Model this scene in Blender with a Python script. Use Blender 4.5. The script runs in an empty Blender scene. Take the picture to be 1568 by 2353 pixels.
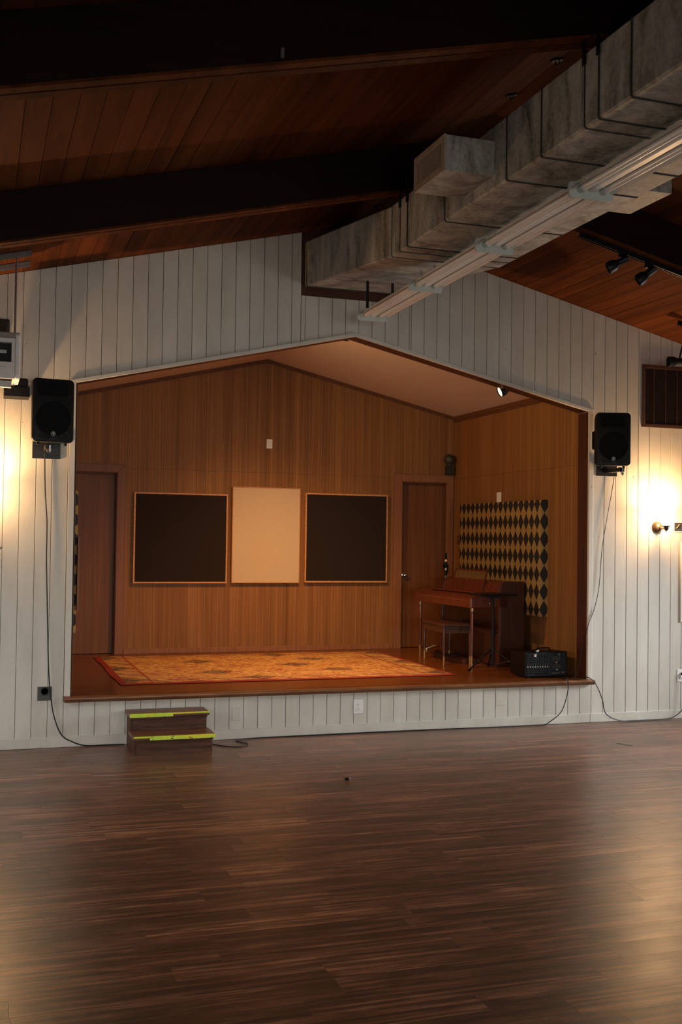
import bpy, bmesh, math, random
from mathutils import Vector, Matrix
random.seed(7)
C = bpy.context.scene.collection
SC = bpy.context.scene
# ------------------------------------------------------------------ camera
CAM = Vector((-3.18286, -9.10302, 1.728))
YAW, PITCH, ROLL, FPX = 0.325344, 0.024942, 0.013799, 2481.4
fw = Vector((math.sin(YAW)*math.cos(PITCH), math.cos(YAW)*math.cos(PITCH), math.sin(PITCH)))
r0 = Vector((math.cos(YAW), -math.sin(YAW), 0)); u0 = r0.cross(fw)
rt = r0*math.cos(ROLL) + u0*math.sin(ROLL); up = u0*math.cos(ROLL) - r0*math.sin(ROLL)
cd = bpy.data.cameras.new('camera'); cam = bpy.data.objects.new('camera', cd); C.objects.link(cam)
cd.sensor_fit = 'VERTICAL'; cd.sensor_height = 36; cd.lens = FPX/2353*36; cd.clip_start = .05
M = Matrix((rt, up, -fw)).transposed().to_4x4(); M.translation = CAM
cam.matrix_world = M; SC.camera = cam
# ------------------------------------------------------------------ world, exposure, daylight
SC.view_settings.view_transform = 'Standard'; SC.view_settings.look = 'None'
SC.view_settings.gamma = 1; SC.view_settings.use_curve_mapping = False
SC.view_settings.exposure = 0.0
wd = bpy.data.worlds.new('world'); SC.world = wd; wd.use_nodes = True
wd.node_tree.nodes['Background'].inputs[0].default_value = (.75, .87, 1, 1)
wd.node_tree.nodes['Background'].inputs[1].default_value = .6
def area(name, loc, target, sx, sy, energy, col):
    l = bpy.data.lights.new(name, 'AREA'); l.shape = 'RECTANGLE'; l.size = sx; l.size_y = sy
    l.energy = energy; l.color = col
    o = bpy.data.objects.new(name, l); C.objects.link(o); o.location = loc
    o.rotation_euler = (Vector(target)-Vector(loc)).to_track_quat('-Z', 'Y').to_euler(); return o
# daylight entering through the hall's windows (right side wall and the rear wall)
WIN_R = [(-1.7, 1.6), (-5.0, 1.6)]            # centre y, width of the openings in wall_right
WIN_L = [(-1.7, 1.6), (-5.0, 1.6)]            # the same in wall_left
WIN_B = [(-2.6, 2.0), (1.4, 2.0)]             # centre x, width of the openings in wall_back
for y, w in WIN_R: area('daylight_side', (5.36, y, 1.5), (1.2, y-.4, 0), w, 1.3, 118 if y > -3 else 6, (.96, .98, 1)).data.spread = math.radians(105)
for y, w in WIN_L: area('daylight_side', (-5.36, y, 1.5), (-3.6, y, 0), w, 1.3, 34 if y > -3 else 8, (.94, .97, 1)).data.spread = math.radians(125)
for x, w in WIN_B: area('daylight_rear', (x, -12.96, 1.35), (x*.6, -8, 0), w, 1.7, 56 if x < 0 else 32, (1, .94, .85)).data.spread = math.radians(74)

# ------------------------------------------------------------------ helpers
class MB:
    def __init__(s): s.v = []; s.f = []
    def face(s, pts):
        n = len(s.v); s.v += [tuple(p) for p in pts]; s.f.append(list(range(n, n+len(pts)))); return s
    def box(s, x0, x1, y0, y1, z0, z1):
        n = len(s.v); s.v += [(x, y, z) for x in (x0, x1) for y in (y0, y1) for z in (z0, z1)]
        s.f += [[n+i for i in q] for q in ((0,1,3,2),(4,6,7,5),(0,4,5,1),(2,3,7,6),(0,2,6,4),(1,5,7,3))]; return s
    def loft(s, rings, cap=True, closed=True):
        n = len(s.v); k = len(rings[0])
        for r in rings: s.v += [tuple(p) for p in r]
        for i in range(len(rings)-1):
            for j in range(k if closed else k-1):
                a = n+i*k+j; b = n+i*k+(j+1) % k; s.f.append([a, b, b+k, a+k])
        if cap: s.f.append([n+j for j in range(k)][::-1]); s.f.append([n+(len(rings)-1)*k+j for j in range(k)])
        return s
    def prism(s, poly, axis, a, b):
        def P(p, t): return {'x': (t, p[0], p[1]), 'y': (p[0], t, p[1]), 'z': (p[0], p[1], t)}[axis]
        return s.loft([[P(p, a) for p in poly], [P(p, b) for p in poly]])
    def cyl(s, p0, p1, r0_, r1_=None, seg=14, cap=True):
        r1_ = r0_ if r1_ is None else r1_; p0 = Vector(p0); p1 = Vector(p1); d = (p1-p0).normalized()
        a = d.orthogonal().normalized(); b = d.cross(a)
        return s.loft([[p+(a*math.cos(t)+b*math.sin(t))*r for t in [2*math.pi*i/seg for i in range(seg)]] for p, r in ((p0, r0_), (p1, r1_))], cap)
    def lathe(s, p0, d, prof, seg=20, cap=True):       # prof: (distance along d, radius)
        p0 = Vector(p0); d = Vector(d).normalized(); a = d.orthogonal().normalized(); b = d.cross(a)
        return s.loft([[p0+d*h+(a*math.cos(t)+b*math.sin(t))*max(r, 1e-4) for t in [2*math.pi*i/seg for i in range(seg)]] for h, r in prof], cap)
    def tube(s, pts, r, seg=8):
        pts = [Vector(p) for p in pts]; rings = []; ref = None
        for i, p in enumerate(pts):
            t = (pts[min(i+1, len(pts)-1)]-pts[max(i-1, 0)]).normalized()
            if ref is None: ref = t.orthogonal().normalized()
            a = (ref-t*ref.dot(t)).normalized(); ref = a; b = t.cross(a)
            rings.append([p+(a*math.cos(q)+b*math.sin(q))*r for q in [2*math.pi*k/seg for k in range(seg)]])
        return s.loft(rings)
    def ring(s, c, d, R, r, seg=28, k=6):
        c = Vector(c); d = Vector(d).normalized(); a = d.orthogonal().normalized(); b = d.cross(a)
        n = len(s.v)
        for i in range(seg):
            t = 2*math.pi*i/seg; e = a*math.cos(t)+b*math.sin(t)
            for j in range(k):
                q = 2*math.pi*j/k; s.v.append(tuple(c+e*(R+r*math.cos(q))+d*(r*math.sin(q))))
        for i in range(seg):
            for j in range(k):
                s.f.append([n+i*k+j, n+((i+1) % seg)*k+j, n+((i+1) % seg)*k+(j+1) % k, n+i*k+(j+1) % k])
        return s
    def rot(s, mat, start=0):
        s.v[start:] = [tuple(mat @ Vector(p)) for p in s.v[start:]]; return s
    def build(s, name, m, parent=None, smooth=False, bevel=0, loc=None):
        me = bpy.data.meshes.new(name); bm = bmesh.new(); vs = [bm.verts.new(p) for p in s.v]
        for f in s.f:
            try: bm.faces.new([vs[i] for i in f])
            except ValueError: pass
        bmesh.ops.recalc_face_normals(bm, faces=bm.faces)
        if smooth:
            for f in bm.faces: f.smooth = True
            for e in bm.edges: e.smooth = len(e.link_faces) == 2 and e.calc_face_angle(0) < math.radians(38)
        bm.to_mesh(me); bm.free(); me.materials.append(m)
        o = bpy.data.objects.new(name, me); C.objects.link(o)
        if parent: o.parent = parent
        if loc: o.location = loc
        if bevel:
            b = o.modifiers.new('bevel', 'BEVEL'); b.width = bevel; b.segments = 2; b.limit_method = 'ANGLE'; b.angle_limit = math.radians(35)
        return o
def tag(o, label=None, cat=None, group=None, kind=None):
    for k, v in (('label', label), ('category', cat), ('group', group), ('kind', kind)):
        if v: o[k] = v
    return o
def thing(name, label, cat, loc=(0, 0, 0), rz=0, group=None):
    o = bpy.data.objects.new(name, None); C.objects.link(o); o.location = loc; o.rotation_euler = (0, 0, rz); o.empty_display_size = .1
    return tag(o, label, cat, group)
def copy_tree(o, parent=None):
    c = o.copy(); C.objects.link(c); c.parent = parent
    for ch in list(o.children): copy_tree(ch, c)
    return c
def spline(pts, n=8):
    P = [Vector(p) for p in pts]; P = [P[0]*2-P[1]]+P+[P[-1]*2-P[-2]]; out = []
    for i in range(1, len(P)-2):
        a, b, c, d = P[i-1:i+3]
        for k in range(n):
            t = k/n; out.append(.5*((2*b)+(c-a)*t+(2*a-5*b+4*c-d)*t*t+(3*b-a-3*c+d)*t**3))
    return out+[P[-2]]
def rrect(w, h, r, n=5, cx=0, cy=0):
    pts = []
    for (sx, sy, a0) in ((1, 1, 0), (-1, 1, 90), (-1, -1, 180), (1, -1, 270)):
        for k in range(n+1):
            a = math.radians(a0+90*k/n); pts.append((cx+sx*(w/2-r)+r*math.cos(a), cy+sy*(h/2-r)+r*math.sin(a)))
    return pts

# ------------------------------------------------------------------ materials
class E_:                                             # socket with arithmetic
    def __init__(s, t, k): s.t = t; s.k = k
    def op(s, o, kind, rev=False):
        n = s.t.nodes.new('ShaderNodeMath'); n.operation = kind
        a, b = (o, s) if rev else (s, o)
        for i, v in enumerate((a, b)):
            if v is None: continue
            if isinstance(v, E_): s.t.links.new(v.k, n.inputs[i])
            else: n.inputs[i].default_value = v
        return E_(s.t, n.outputs[0])
    def __add__(s, o): return s.op(o, 'ADD')
    def __radd__(s, o): return s.op(o, 'ADD')
    def __sub__(s, o): return s.op(o, 'SUBTRACT')
    def __rsub__(s, o): return s.op(o, 'SUBTRACT', True)
    def __mul__(s, o): return s.op(o, 'MULTIPLY')
    def __rmul__(s, o): return s.op(o, 'MULTIPLY')
    def __truediv__(s, o): return s.op(o, 'DIVIDE')
    def abs(s): return s.op(None, 'ABSOLUTE')
    def floor(s): return s.op(None, 'FLOOR')
    def fract(s): return s.op(None, 'FRACT')
    def gt(s, o): return s.op(o, 'GREATER_THAN')
    def lt(s, o): return s.op(o, 'LESS_THAN')
    def max(s, o): return s.op(o, 'MAXIMUM')
    def min(s, o): return s.op(o, 'MINIMUM')
    def mod(s, o): return s.op(o, 'FLOORED_MODULO')
    def pow(s, o): return s.op(o, 'POWER')
class Mat:
    def __init__(s, name, base=(.5, .5, .5), rough=.5, metal=0, spec=.5):
        s.m = bpy.data.materials.new(name); s.m.use_nodes = True; s.t = s.m.node_tree; s.b = s.t.nodes['Principled BSDF']
        s.b.inputs['Base Color'].default_value = (*base, 1); s.b.inputs['Roughness'].default_value = rough
        s.b.inputs['Metallic'].default_value = metal; s.b.inputs['Specular IOR Level'].default_value = spec
    def new(s, k): return s.t.nodes.new(k)
    def link(s, a, b): s.t.links.new(a.k if isinstance(a, E_) else a, b)
    def coords(s, rnd=True):
        tc = s.new('ShaderNodeTexCoord'); v = tc.outputs['Object']
        if rnd:
            oi = s.new('ShaderNodeObjectInfo'); sc = s.new('ShaderNodeVectorMath'); sc.operation = 'SCALE'
            sc.inputs[0].default_value = (37, 53, 29); s.link(oi.outputs['Random'], sc.inputs['Scale'])
            ad = s.new('ShaderNodeVectorMath'); ad.operation = 'ADD'; s.link(v, ad.inputs[0]); s.link(sc.outputs[0], ad.inputs[1]); v = ad.outputs[0]
        return v
    def xyz(s, v=None):
        n = s.new('ShaderNodeSeparateXYZ'); s.link(v if v is not None else s.coords(False), n.inputs[0]); return [E_(s.t, o) for o in n.outputs]
    def noise(s, v, scale=(1, 1, 1), detail=5, rough=.6, size=1, dist=0):
        mp = s.new('ShaderNodeMapping'); mp.inputs['Scale'].default_value = scale; s.link(v, mp.inputs[0])
        n = s.new('ShaderNodeTexNoise'); n.inputs['Scale'].default_value = size; n.inputs['Detail'].default_value = detail
        n.inputs['Roughness'].default_value = rough; n.inputs['Distortion'].default_value = dist; s.link(mp.outputs[0], n.inputs['Vector'])
        return E_(s.t, n.outputs['Fac'])
    def ramp(s, f, stops):
        n = s.new('ShaderNodeValToRGB'); s.link(f, n.inputs[0]); e = n.color_ramp.elements
        while len(e) < len(stops): e.new(.5)
        for el, (p, c) in zip(e, stops): el.position = p; el.color = (*c, 1)
        return n.outputs[0]
    def mix(s, f, a, b, mode='MIX'):
        n = s.new('ShaderNodeMix'); n.data_type = 'RGBA'; n.blend_type = mode
        if isinstance(f, (int, float)): n.inputs[0].default_value = f
        else: s.link(f, n.inputs[0])
        for i, c in ((6, a), (7, b)):
            if isinstance(c, tuple): n.inputs[i].default_value = (*c, 1)
            else: s.link(c, n.inputs[i])
        return n.outputs[2]
    def vary(s, c, lo=.8, hi=1.2):                    # brightness per object
        oi = s.new('ShaderNodeObjectInfo'); f = E_(s.t, oi.outputs['Random'])*(hi-lo)+lo
        cb = s.new('ShaderNodeCombineXYZ')
        for i in range(3): s.link(f, cb.inputs[i])
        return s.mix(1.0, c, cb.outputs[0], 'MULTIPLY')
    def col(s, c): s.link(c, s.b.inputs['Base Color']); return s
    def rgh(s, f): s.link(f, s.b.inputs['Roughness']); return s
    def bump(s, f, strength=.2, dist=.01):
        n = s.new('ShaderNodeBump'); n.inputs['Strength'].default_value = strength; n.inputs['Distance'].default_value = dist
        s.link(f, n.inputs['Height']); s.link(n.outputs[0], s.b.inputs['Normal']); return s
    def emit(s, c, k): s.b.inputs['Emission Color'].default_value = (*c, 1); s.b.inputs['Emission Strength'].default_value = k; return s

def plain(name, base, rough=.5, metal=0, amt=.12, size=18, bump=0, spec=.5):
    M_ = Mat(name, base, rough, metal, spec); n = M_.noise(M_.coords(), size=size)
    M_.col(M_.ramp(n, [(.3, tuple(c*(1-amt) for c in base)), (.7, tuple(min(1, c*(1+amt)) for c in base))]))
    if bump: M_.bump(n, bump, .004)
    return M_.m
def wood(name, dark, light, scale, rough=.4, lo=.85, hi=1.15, bump=.08, detail=6, p=(.32, .68), spec=.5, coat=0):
    M_ = Mat(name, light, rough, 0, spec); v = M_.coords(); n = M_.noise(v, scale, detail, .62, dist=.3)
    M_.col(M_.vary(M_.ramp(n, [(p[0], dark), (p[1], light)]), lo, hi)); M_.bump(n, bump, .003)
    if coat: M_.b.inputs['Coat Weight'].default_value = coat; M_.b.inputs['Coat Roughness'].default_value = .2
    return M_.m
# white painted boards with faint scuffs and chips
P = Mat('cream_paint', (.6, .57, .5), .5); v = P.coords(); n = P.noise(v, (1.5, 1.5, .5), 5, .6, 3); ch = P.noise(v, (1, 1, .45), 3, .5, 16)
sc_ = P.noise(v, (9, 9, 2.5), 4, .6, 3)
c = P.ramp(n, [(.3, (.52, .495, .43)), (.7, (.62, .595, .525))]); c = P.mix(ch.gt(.765), c, (.16, .12, .08)); c = P.mix(sc_.gt(.70)*.25, c, (.36, .31, .25))
P.col(P.vary(c, .95, 1.04)); P.bump(n, .05, .003); M_WHITE = P.m
M_BACKING = plain('groove_backing_paint', (.34, .29, .22), .7)  # darker cream backing between the boards
M_JAMB = wood('dark_red_brown_jamb', (.045, .013, .008), (.075, .023, .013), (30, 30, 1.2), .35)
# laminate floor: each plank printed with two streaked strips
P = Mat('laminate_plank', (.1, .05, .03), .36); v = P.coords(); x, y, z = P.xyz(v)
n1 = P.noise(v, (1.0, 32, 1), 7, .7, 1.0, .4); n2 = P.noise(v, (.5, 55, 1), 4, .6); n3 = P.noise(v, (2.2, 9, 1), 4, .6, 1.3, .8)
c = P.ramp(n1*.62+n2*.2+n3*.3, [(.46, (.0105, .0040, .0019)), (.53, (.036, .0132, .0056)), (.60, (.115, .043, .0185)), (.69, (.30, .135, .07))])
P.col(P.vary(c, .62, 1.45)); sm = P.noise(P.coords(False), (1, 1, 1), 4, .55, 2.3)
P.rgh(sm*.2+.24); P.bump(n1, .06, .002); P.b.inputs['Specular IOR Level'].default_value = .7; P.b.inputs['Sheen Weight'].default_value = .3; P.b.inputs['Sheen Roughness'].default_value = .2; P.b.inputs['Sheen Tint'].default_value = (1, .52, .34, 1); M_FLOOR = P.m
M_FLOORBASE = plain('floor_joint', (.025, .014, .009), .7)
M_STAGEFLOOR = wood('varnished_stage_boards', (.11, .033, .007), (.21, .066, .014), (1.6, 34, 1), .24, .9, 1.1, .04)
M_NOSE = wood('worn_stage_nosing', (.12, .045, .016), (.26, .11, .04), (2.5, 30, 30), .35)
# plywood panelling with vertical figure and thin light score lines
P = Mat('grooved_plywood', (.3, .15, .06), .5, 0, .22); v = P.coords(False); x, y, z = P.xyz(v)
n1 = P.noise(v, (70, 70, .7), 6, .7); n2 = P.noise(v, (9, 9, .25), 3, .5)
c = P.ramp(n1*.65+n2*.35, [(.34, (.145, .062, .018)), (.5, (.225, .103, .032)), (.66, (.32, .157, .054))])
g = ((x+y)/.1524+.31).fract(); ln = g.lt(.022); c = P.mix(ln*.55, c, (.52, .31, .14)); g2 = ((x*1.0+y)/.1524+.34).fract().lt(.014)
c = P.mix(g2*.6, c, (.08, .03, .01)); P.col(P.vary(c, .95, 1.05)); P.bump(n1, .05, .002); M_PLY = P.m
M_DOOR = wood('flush_door_veneer', (.13, .05, .018), (.20, .08, .030), (26, 26, .8), .45, spec=.22)
M_CASING = wood('door_casing_wood', (.18, .076, .034), (.26, .115, .053), (40, 40, 1.2), .45, spec=.25)
M_CROWN = wood('dark_crown_wood', (.09, .036, .014), (.14, .058, .024), (20, 20, 20), .5, spec=.2)
M_TILE = plain('ceiling_tile', (.72, .58, .48), .8, 0, .05, 60)
M_CEIL = wood('stained_ceiling_board', (.052, .0142, .0035), (.128, .036, .0092), (9, .5, 9), .7, .82, 1.12, .06, spec=.06)
M_CEILBASE = plain('ceiling_joint', (.03, .012, .006), .8)
M_BEAM = wood('dark_stained_beam', (.009, .004, .0026), (.018, .008, .005), (1.2, 24, 24), .6, spec=.12)
P = Mat('weathered_galvanised', (.2, .2, .18), .5, .12); v = P.coords(); n1 = P.noise(v, (2.5, 2.5, .9), 7, .7, 2.2, .6); n2 = P.noise(v, (40, 40, 40), 3, .7)
c = P.ramp(n1*.75+n2*.25, [(.36, (.085, .072, .054)), (.46, (.27, .255, .22)), (.56, (.43, .415, .37)), (.70, (.60, .565, .50))])
P.col(P.vary(c, .85, 1.1)); P.rgh(n1*.4+.35); P.bump(n1, .12, .004); M_GALV = P.m
M_GAP = plain('duct_seam', (.02, .02, .018), .8)
M_TIN = plain('tan_grille_paint', (.33, .25, .18), .45)
M_FIX = plain('white_enamel', (.72, .68, .62), .3, 0, .04)
M_TUBE = plain('frosted_tube', (.80, .78, .74), .18, 0, .02)
M_ENDP = plain('pale_grey_green_plastic', (.5, .54, .5), .4, 0, .05)
M_BLACK = plain('black_plastic', (.004, .004, .0045), .48, 0, .2, 60, spec=.22)
M_BLACKM = plain('black_metal', (.009, .009, .010), .4, .2, .2, spec=.35)
M_SPK = plain('speaker_grille_cloth', (.003, .0033, .0036), .7, 0, .3, 300, spec=.1)
M_STEEL = plain('grey_steel', (.35, .36, .36), .35, .8)
M_CHROME = plain('chrome', (.7, .68, .62), .18, 1)
M_PLATE = plain('white_plate', (.78, .77, .75), .35, 0, .03)
M_SLOT = plain('slot_dark', (.03, .03, .03), .6)
M_BRASS = plain('brass_ferrule', (.36, .23, .085), .4, .7)
M_CABLE = plain('black_cable', (.012, .012, .013), .5)
M_OLDMETAL = plain('dark_oxidised_plate', (.05, .055, .045), .5, .4)
M_BRONZE = plain('dark_bronze', (.09, .06, .04), .35, .6)
M_VENT = plain('brown_vent_paint', (.075, .032, .02), .45)
M_ORGAN = wood('mahogany_organ_case', (.06, .013, .006), (.13, .03, .013), (3, 26, 3), .25, .95, 1.05, .03, coat=.4)
M_ORGAND = wood('dark_organ_side', (.035, .011, .007), (.06, .02, .012), (26, 26, 1.4), .3)
M_BENCH = wood('dark_walnut_bench', (.04, .016, .01), (.085, .035, .02), (4, 30, 4), .3)
M_STEP = wood('scuffed_step_wood', (.035, .014, .008), (.12, .05, .028), (3, 40, 40), .55, .95, 1.05, .15, spec=.2)
M_TREAD = wood('brown_step_tread', (.10, .04, .022), (.19, .082, .05), (2, 30, 30), .38, .95, 1.05)
P = Mat('fluorescent_yellow_tape', (.55, .75, .05), .5); v = P.coords(False); n = P.noise(v, (14, 30, 40), 4, .6, 1.4)
c = P.ramp(P.noise(v, (4, 4, 4), 2), [(.4, (.5, .72, .05)), (.6, (.72, .66, .04))]); P.col(P.mix(n.gt(.635), c, (.06, .03, .02))); M_TAPE = P.m
M_PINE = wood('pine_frame', (.42, .20, .07), (.60, .30, .10), (30, 30, 30), .45)
P = Mat('black_burlap', (.02, .011, .007), .9); n = P.noise(P.coords(), size=220); P.col(P.ramp(n, [(.3, (.006, .0028, .0016)), (.7, (.014, .0065, .0038))])); P.bump(n, .2, .002); M_BURLAP = P.m
P = Mat('cream_burlap', (.6, .46, .3), .9); v = P.coords(); x, y, z = P.xyz(v); n = P.noise(v, (160, 160, 160), 3)
wv = (x*260).op(None, 'SINE')*(z*260).op(None, 'SINE')*.12; P.col(P.ramp(n+wv, [(.3, (.47, .36, .24)), (.7, (.64, .52, .37))])); P.bump(n, .2, .002); M_LINEN = P.m
# harlequin cloth: gold glitter and black diamonds (s along y, t along z)
P = Mat('harlequin_cloth', (.02, .02, .02), .75); v = P.coords(False); x, y, z = P.xyz(v); s_ = (y-x)/.118; t_ = z/.181+.41
a = (s_+t_).floor()+(s_-t_).floor(); k = a.mod(2.0).gt(.5); gl = P.noise(v, (150, 150, 150), 3, .8)
P.col(P.mix(k, P.ramp(gl, [(.35, (.16, .095, .024)), (.65, (.44, .28, .085))]), (.009, .008, .007))); M_HARL = P.m
# rug
P = Mat('oriental_rug', (.4, .2, .06), .92); v = P.coords(False); x, y, z = P.xyz(v)
w1 = P.noise(v, (5, 5, 5), 5, .65); w2 = P.noise(v, (38, 38, 38), 4, .7); w3 = P.noise(v, (16, 28, 5), 4, .65)
c = P.ramp(w3*.6+w2*.4, [(.40, (.24, .062, .018)), (.46, (.42, .21, .062)), (.54, (.56, .34, .12)), (.64, (.72, .50, .23))])
c = P.mix((w1.gt(.57)*.42), c, (.33, .058, .018))
px_ = x/.62; qy = y/.46; row = (qy+.5).floor(); fx = (px_+row*.5).fract()-.5; fy = (qy+.5).fract()-.5
d = fx.abs()+fy.abs()
sel = ((px_+row*.5).floor()*1.7+row*2.3).mod(3.0).lt(1.2)
c = P.mix((d-.40+w2*.08).abs().lt(.03)*.7, c, (.22, .035, .014))
c = P.mix(((d-.26+w2*.06).abs().lt(.042)+(d.lt(.2)*w2.gt(.47))).min(1.0)*sel*.85, c, (.018, .017, .018))
c = P.mix((d.lt(.2)*w2.gt(.5))*(1-sel)*.8, c, (.29, .04, .015))
ax = x.abs(); ay = y.abs()
band = ax.gt(1.34).max(ay.gt(.93))
bp = ((x+y)/.3).fract(); c = P.mix(band*(bp-.5).abs().lt(.11)*w2.gt(.45)*.7, c, (.045, .04, .035))
c = P.mix(((ax-1.33).abs().lt(.014)).max((ay-.93).abs().lt(.01)*ax.lt(1.33))*.8, c, (.28, .03, .012))
c = P.mix(ax.gt(1.565).max(ay.gt(1.075)), c, (.26, .022, .010)); P.col(c); P.bump(w2, .3, .004); M_RUG = P.m
P = Mat('lit_shade_glass', (1, .86, .6), .4)
tr = P.new('ShaderNodeBsdfTransparent'); em = P.new('ShaderNodeEmission'); em.inputs[0].default_value = (1, .72, .38, 1); em.inputs[1].default_value = 22
mx = P.new('ShaderNodeMixShader'); mx.inputs[0].default_value = .5; P.link(tr.outputs[0], mx.inputs[1]); P.link(em.outputs[0], mx.inputs[2])
P.link(mx.outputs[0], P.t.nodes['Material Output'].inputs['Surface']); M_SHADE = P.m
M_LENS = Mat('lit_lamp_lens', (1, .8, .5), .4).emit((1, .74, .38), 3.5).m
M_GLASS = Mat('window_glass', (1, 1, 1), .02).m; M_GLASS.node_tree.nodes['Principled BSDF'].inputs['Transmission Weight'].default_value = 1

# ------------------------------------------------------------------ dimensions
ZR, SL = 4.5575, .2408                       # hall ridge height and roof slope
ZO, SO = 3.577, .231                         # stage opening apex (outer edge of its casing) and slope
OX0, OX1 = -2.43, 2.405                      # stage opening jambs
S, B = .413, 3.092                           # stage floor height, stage back wall
HX = 5.4; YB = -13.0
roof = lambda x: ZR-SL*abs(x)
head = lambda x: ZO-SO*abs(x)
def struct(o): return tag(o, kind='structure')

# ------------------------------------------------------------------ hall floor with planks
fl = struct(MB().box(-HX-.2, HX+.2, YB-.2, .2, -.12, -.006).build('floor', M_FLOORBASE))
PW, PL = .1475, 1.22
def seen(x, y, mx=.22):
    d = Vector((x, y, 0))-CAM; z = d.dot(fw)
    if z < 1.2: return False
    u = FPX*d.dot(rt)/z/784; vv = FPX*d.dot(up)/z/1176
    return abs(u) < 1+mx and vv > -1.12
protos = {}
def plank_mesh(L):
    k = round(L, 3)
    if k not in protos:
        o = MB().loft([[(-L/2, -PW/2, -.006), (L/2, -PW/2, -.006), (L/2, PW/2, -.006), (-L/2, PW/2, -.006)],
                       [(-L/2+.0002, -PW/2+.0002, -.0006), (L/2-.0002, -PW/2+.0002, -.0006), (L/2-.0002, PW/2-.0002, -.0006), (-L/2+.0002, PW/2-.0002, -.0006)],
                       [(-L/2+.0006, -PW/2+.0005, 0), (L/2-.0006, -PW/2+.0005, 0), (L/2-.0006, PW/2-.0005, 0), (-L/2+.0006, PW/2-.0005, 0)]]).build('plank', M_FLOOR)
        protos[k] = o.data; bpy.data.objects.remove(o)
    return protos[k]
rest = MB(); npl = 0
for r in range(int(12.9/PW)):
    y = -.02-PW/2-r*PW; x = -HX-random.random()*PL
    while x < HX:
        x0 = max(x, -HX); x1 = min(x+PL, HX); cx = (x0+x1)/2
        if x1-x0 > .05:
            vis = any(seen(x0+(x1-x0)*t, y) for t in (0, .25, .5, .75, 1)) and y > -6.2
            if vis and npl < 300:
                o = bpy.data.objects.new('plank', plank_mesh(x1-x0)); C.objects.link(o); o.location = (cx, y, 0); o.parent = fl; npl += 1
            else: rest.box(x0+.0006, x1-.0006, y-PW/2+.0006, y+PW/2-.0006, -.006, 0)
        x += PL
tag(rest.build('plank_field', M_FLOOR, fl), kind='stuff')

# ------------------------------------------------------------------ front wall: backing, boards
wf = MB()
wf.prism([(-HX, 0), (OX0-.0, 0), (OX0-.0, roof(OX0)), (-HX, roof(HX))], 'y', .018, .184)
wf.prism([(HX, 0), (OX1, 0), (OX1, roof(OX1)), (HX, roof(HX))], 'y', .018, .184)
wf.prism([(OX0, head(OX0)-.01), (0, ZO-.01), (0, ZR), (OX0, roof(OX0))], 'y', .018, .184)
wf.prism([(OX1, head(OX1)-.01), (0, ZO-.01), (0, ZR), (OX1, roof(OX1))], 'y', .018, .184)
wf.box(OX0, OX1, .018, .184, 0, .37)
wf = struct(wf.build('wall_front', M_BACKING))
def board(x0, x1, bot, top, g=.0028):
    xs = [(x0+g/2, x1-g/2), (x0+g/2, x1-g/2), (x0+g/2+.003, x1-g/2-.003)]; ys = [.0185, .004, 0]
    j = random.uniform(0, .0012)
    rings = [[(a, y-j, bot(a)), (b, y-j, bot(b)), (b, y-j, top(b)), (a, y-j, top(a))] for (a, b), y in zip(xs, ys)]
    return MB().loft(rings).build('board', M_WHITE, wf)
gr = [.032+.1257*k for k in range(-44, 0)]+[.032+.1274*k for k in range(0, 43)]
gr = [g for g in gr if -HX < g < HX]
CH0, CH1, CHZ = -.51, .523, 3.872            # chase where the duct enters the wall
BASE = .085
for a, b in zip(gr[:-1], gr[1:]):
    parts = []
    if b <= OX0-.03 or a >= OX1+.028: parts.append((a, b, lambda x: BASE, lambda x: roof(x)-.004))
    else:
        aa, bb = a, b
        parts.append((aa, bb, lambda x: BASE, lambda x: .366))
        segs = [(aa, bb, None)]
        if bb > CH0 and aa < CH1:
            segs = []
            if aa < CH0-.008: segs.append((aa, CH0, None))
            if bb > CH1+.008: segs.append((CH1, bb, None))
            segs.append((max(aa, CH0), min(bb, CH1), CHZ))
        for (p, q, zt) in segs:
            if q-p > .01: parts.append((p, q, lambda x: head(x)-.002, (lambda x, zt=zt: zt) if zt else (lambda x: roof(x)-.004)))
    for p in parts: board(*p)
struct(MB().prism([(CH0-.01, CHZ-.02), (CH1+.01, CHZ-.02), (CH1+.01, roof(CH1)-.005), (0, ZR-.005), (CH0-.01, roof(CH0)-.005)], 'y', .004, .0182).build('trim_chase', M_JAMB))
bb_ = MB().box(-HX, OX1+.03, -.012, .018, 0, BASE).box(OX1+.031, HX, -.0135, .018, 0, BASE)
struct(bb_.build('baseboard_front', M_WHITE, bevel=.004))
# white casing strips round the opening
t = MB(); w = .033; wv = .049
t.prism([(OX0-wv, S), (OX0, S), (OX0, head(OX0)-w), (OX0-w, head(OX0-w)-.0), (OX0-wv, head(OX0-w)-.003)], 'y', -.014, .019)
t.prism([(OX1, S), (OX1+.046, S), (OX1+.046, head(OX1+w)-.003), (OX1+w, head(OX1+w)), (OX1, head(OX1)-w)], 'y', -.014, .019)
t.prism([(OX0-w, head(OX0-w)), (0, ZO), (0, ZO-w), (OX0, head(OX0)-w)], 'y', -.014, .019)
t.prism([(OX1+w, head(OX1+w)), (0, ZO), (0, ZO-w), (OX1, head(OX1)-w)], 'y', -.014, .019)
struct(t.build('trim_1', M_WHITE, bevel=.003))
# dark brown jamb and head lining
t = MB()
t.box(OX1-.002, OX1+.03, .012, .186, S, head(OX1)-w); t.box(OX0-.03, OX0+.002, .012, .186, S, head(OX0)-w)
for sx in (OX0, OX1):
    t.prism([(sx, head(sx)-w+.004), (0, ZO-w+.004), (0, ZO-w+.03), (sx, head(sx)-w+.03)], 'y', .012, .186)
t2 = struct(t.build('trim_2', M_JAMB))
MB().box(OX1-.008, OX1-.002, .078, .102, 1.125, 1.69).build('edge_pull', M_ORGAND, t2)

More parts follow.
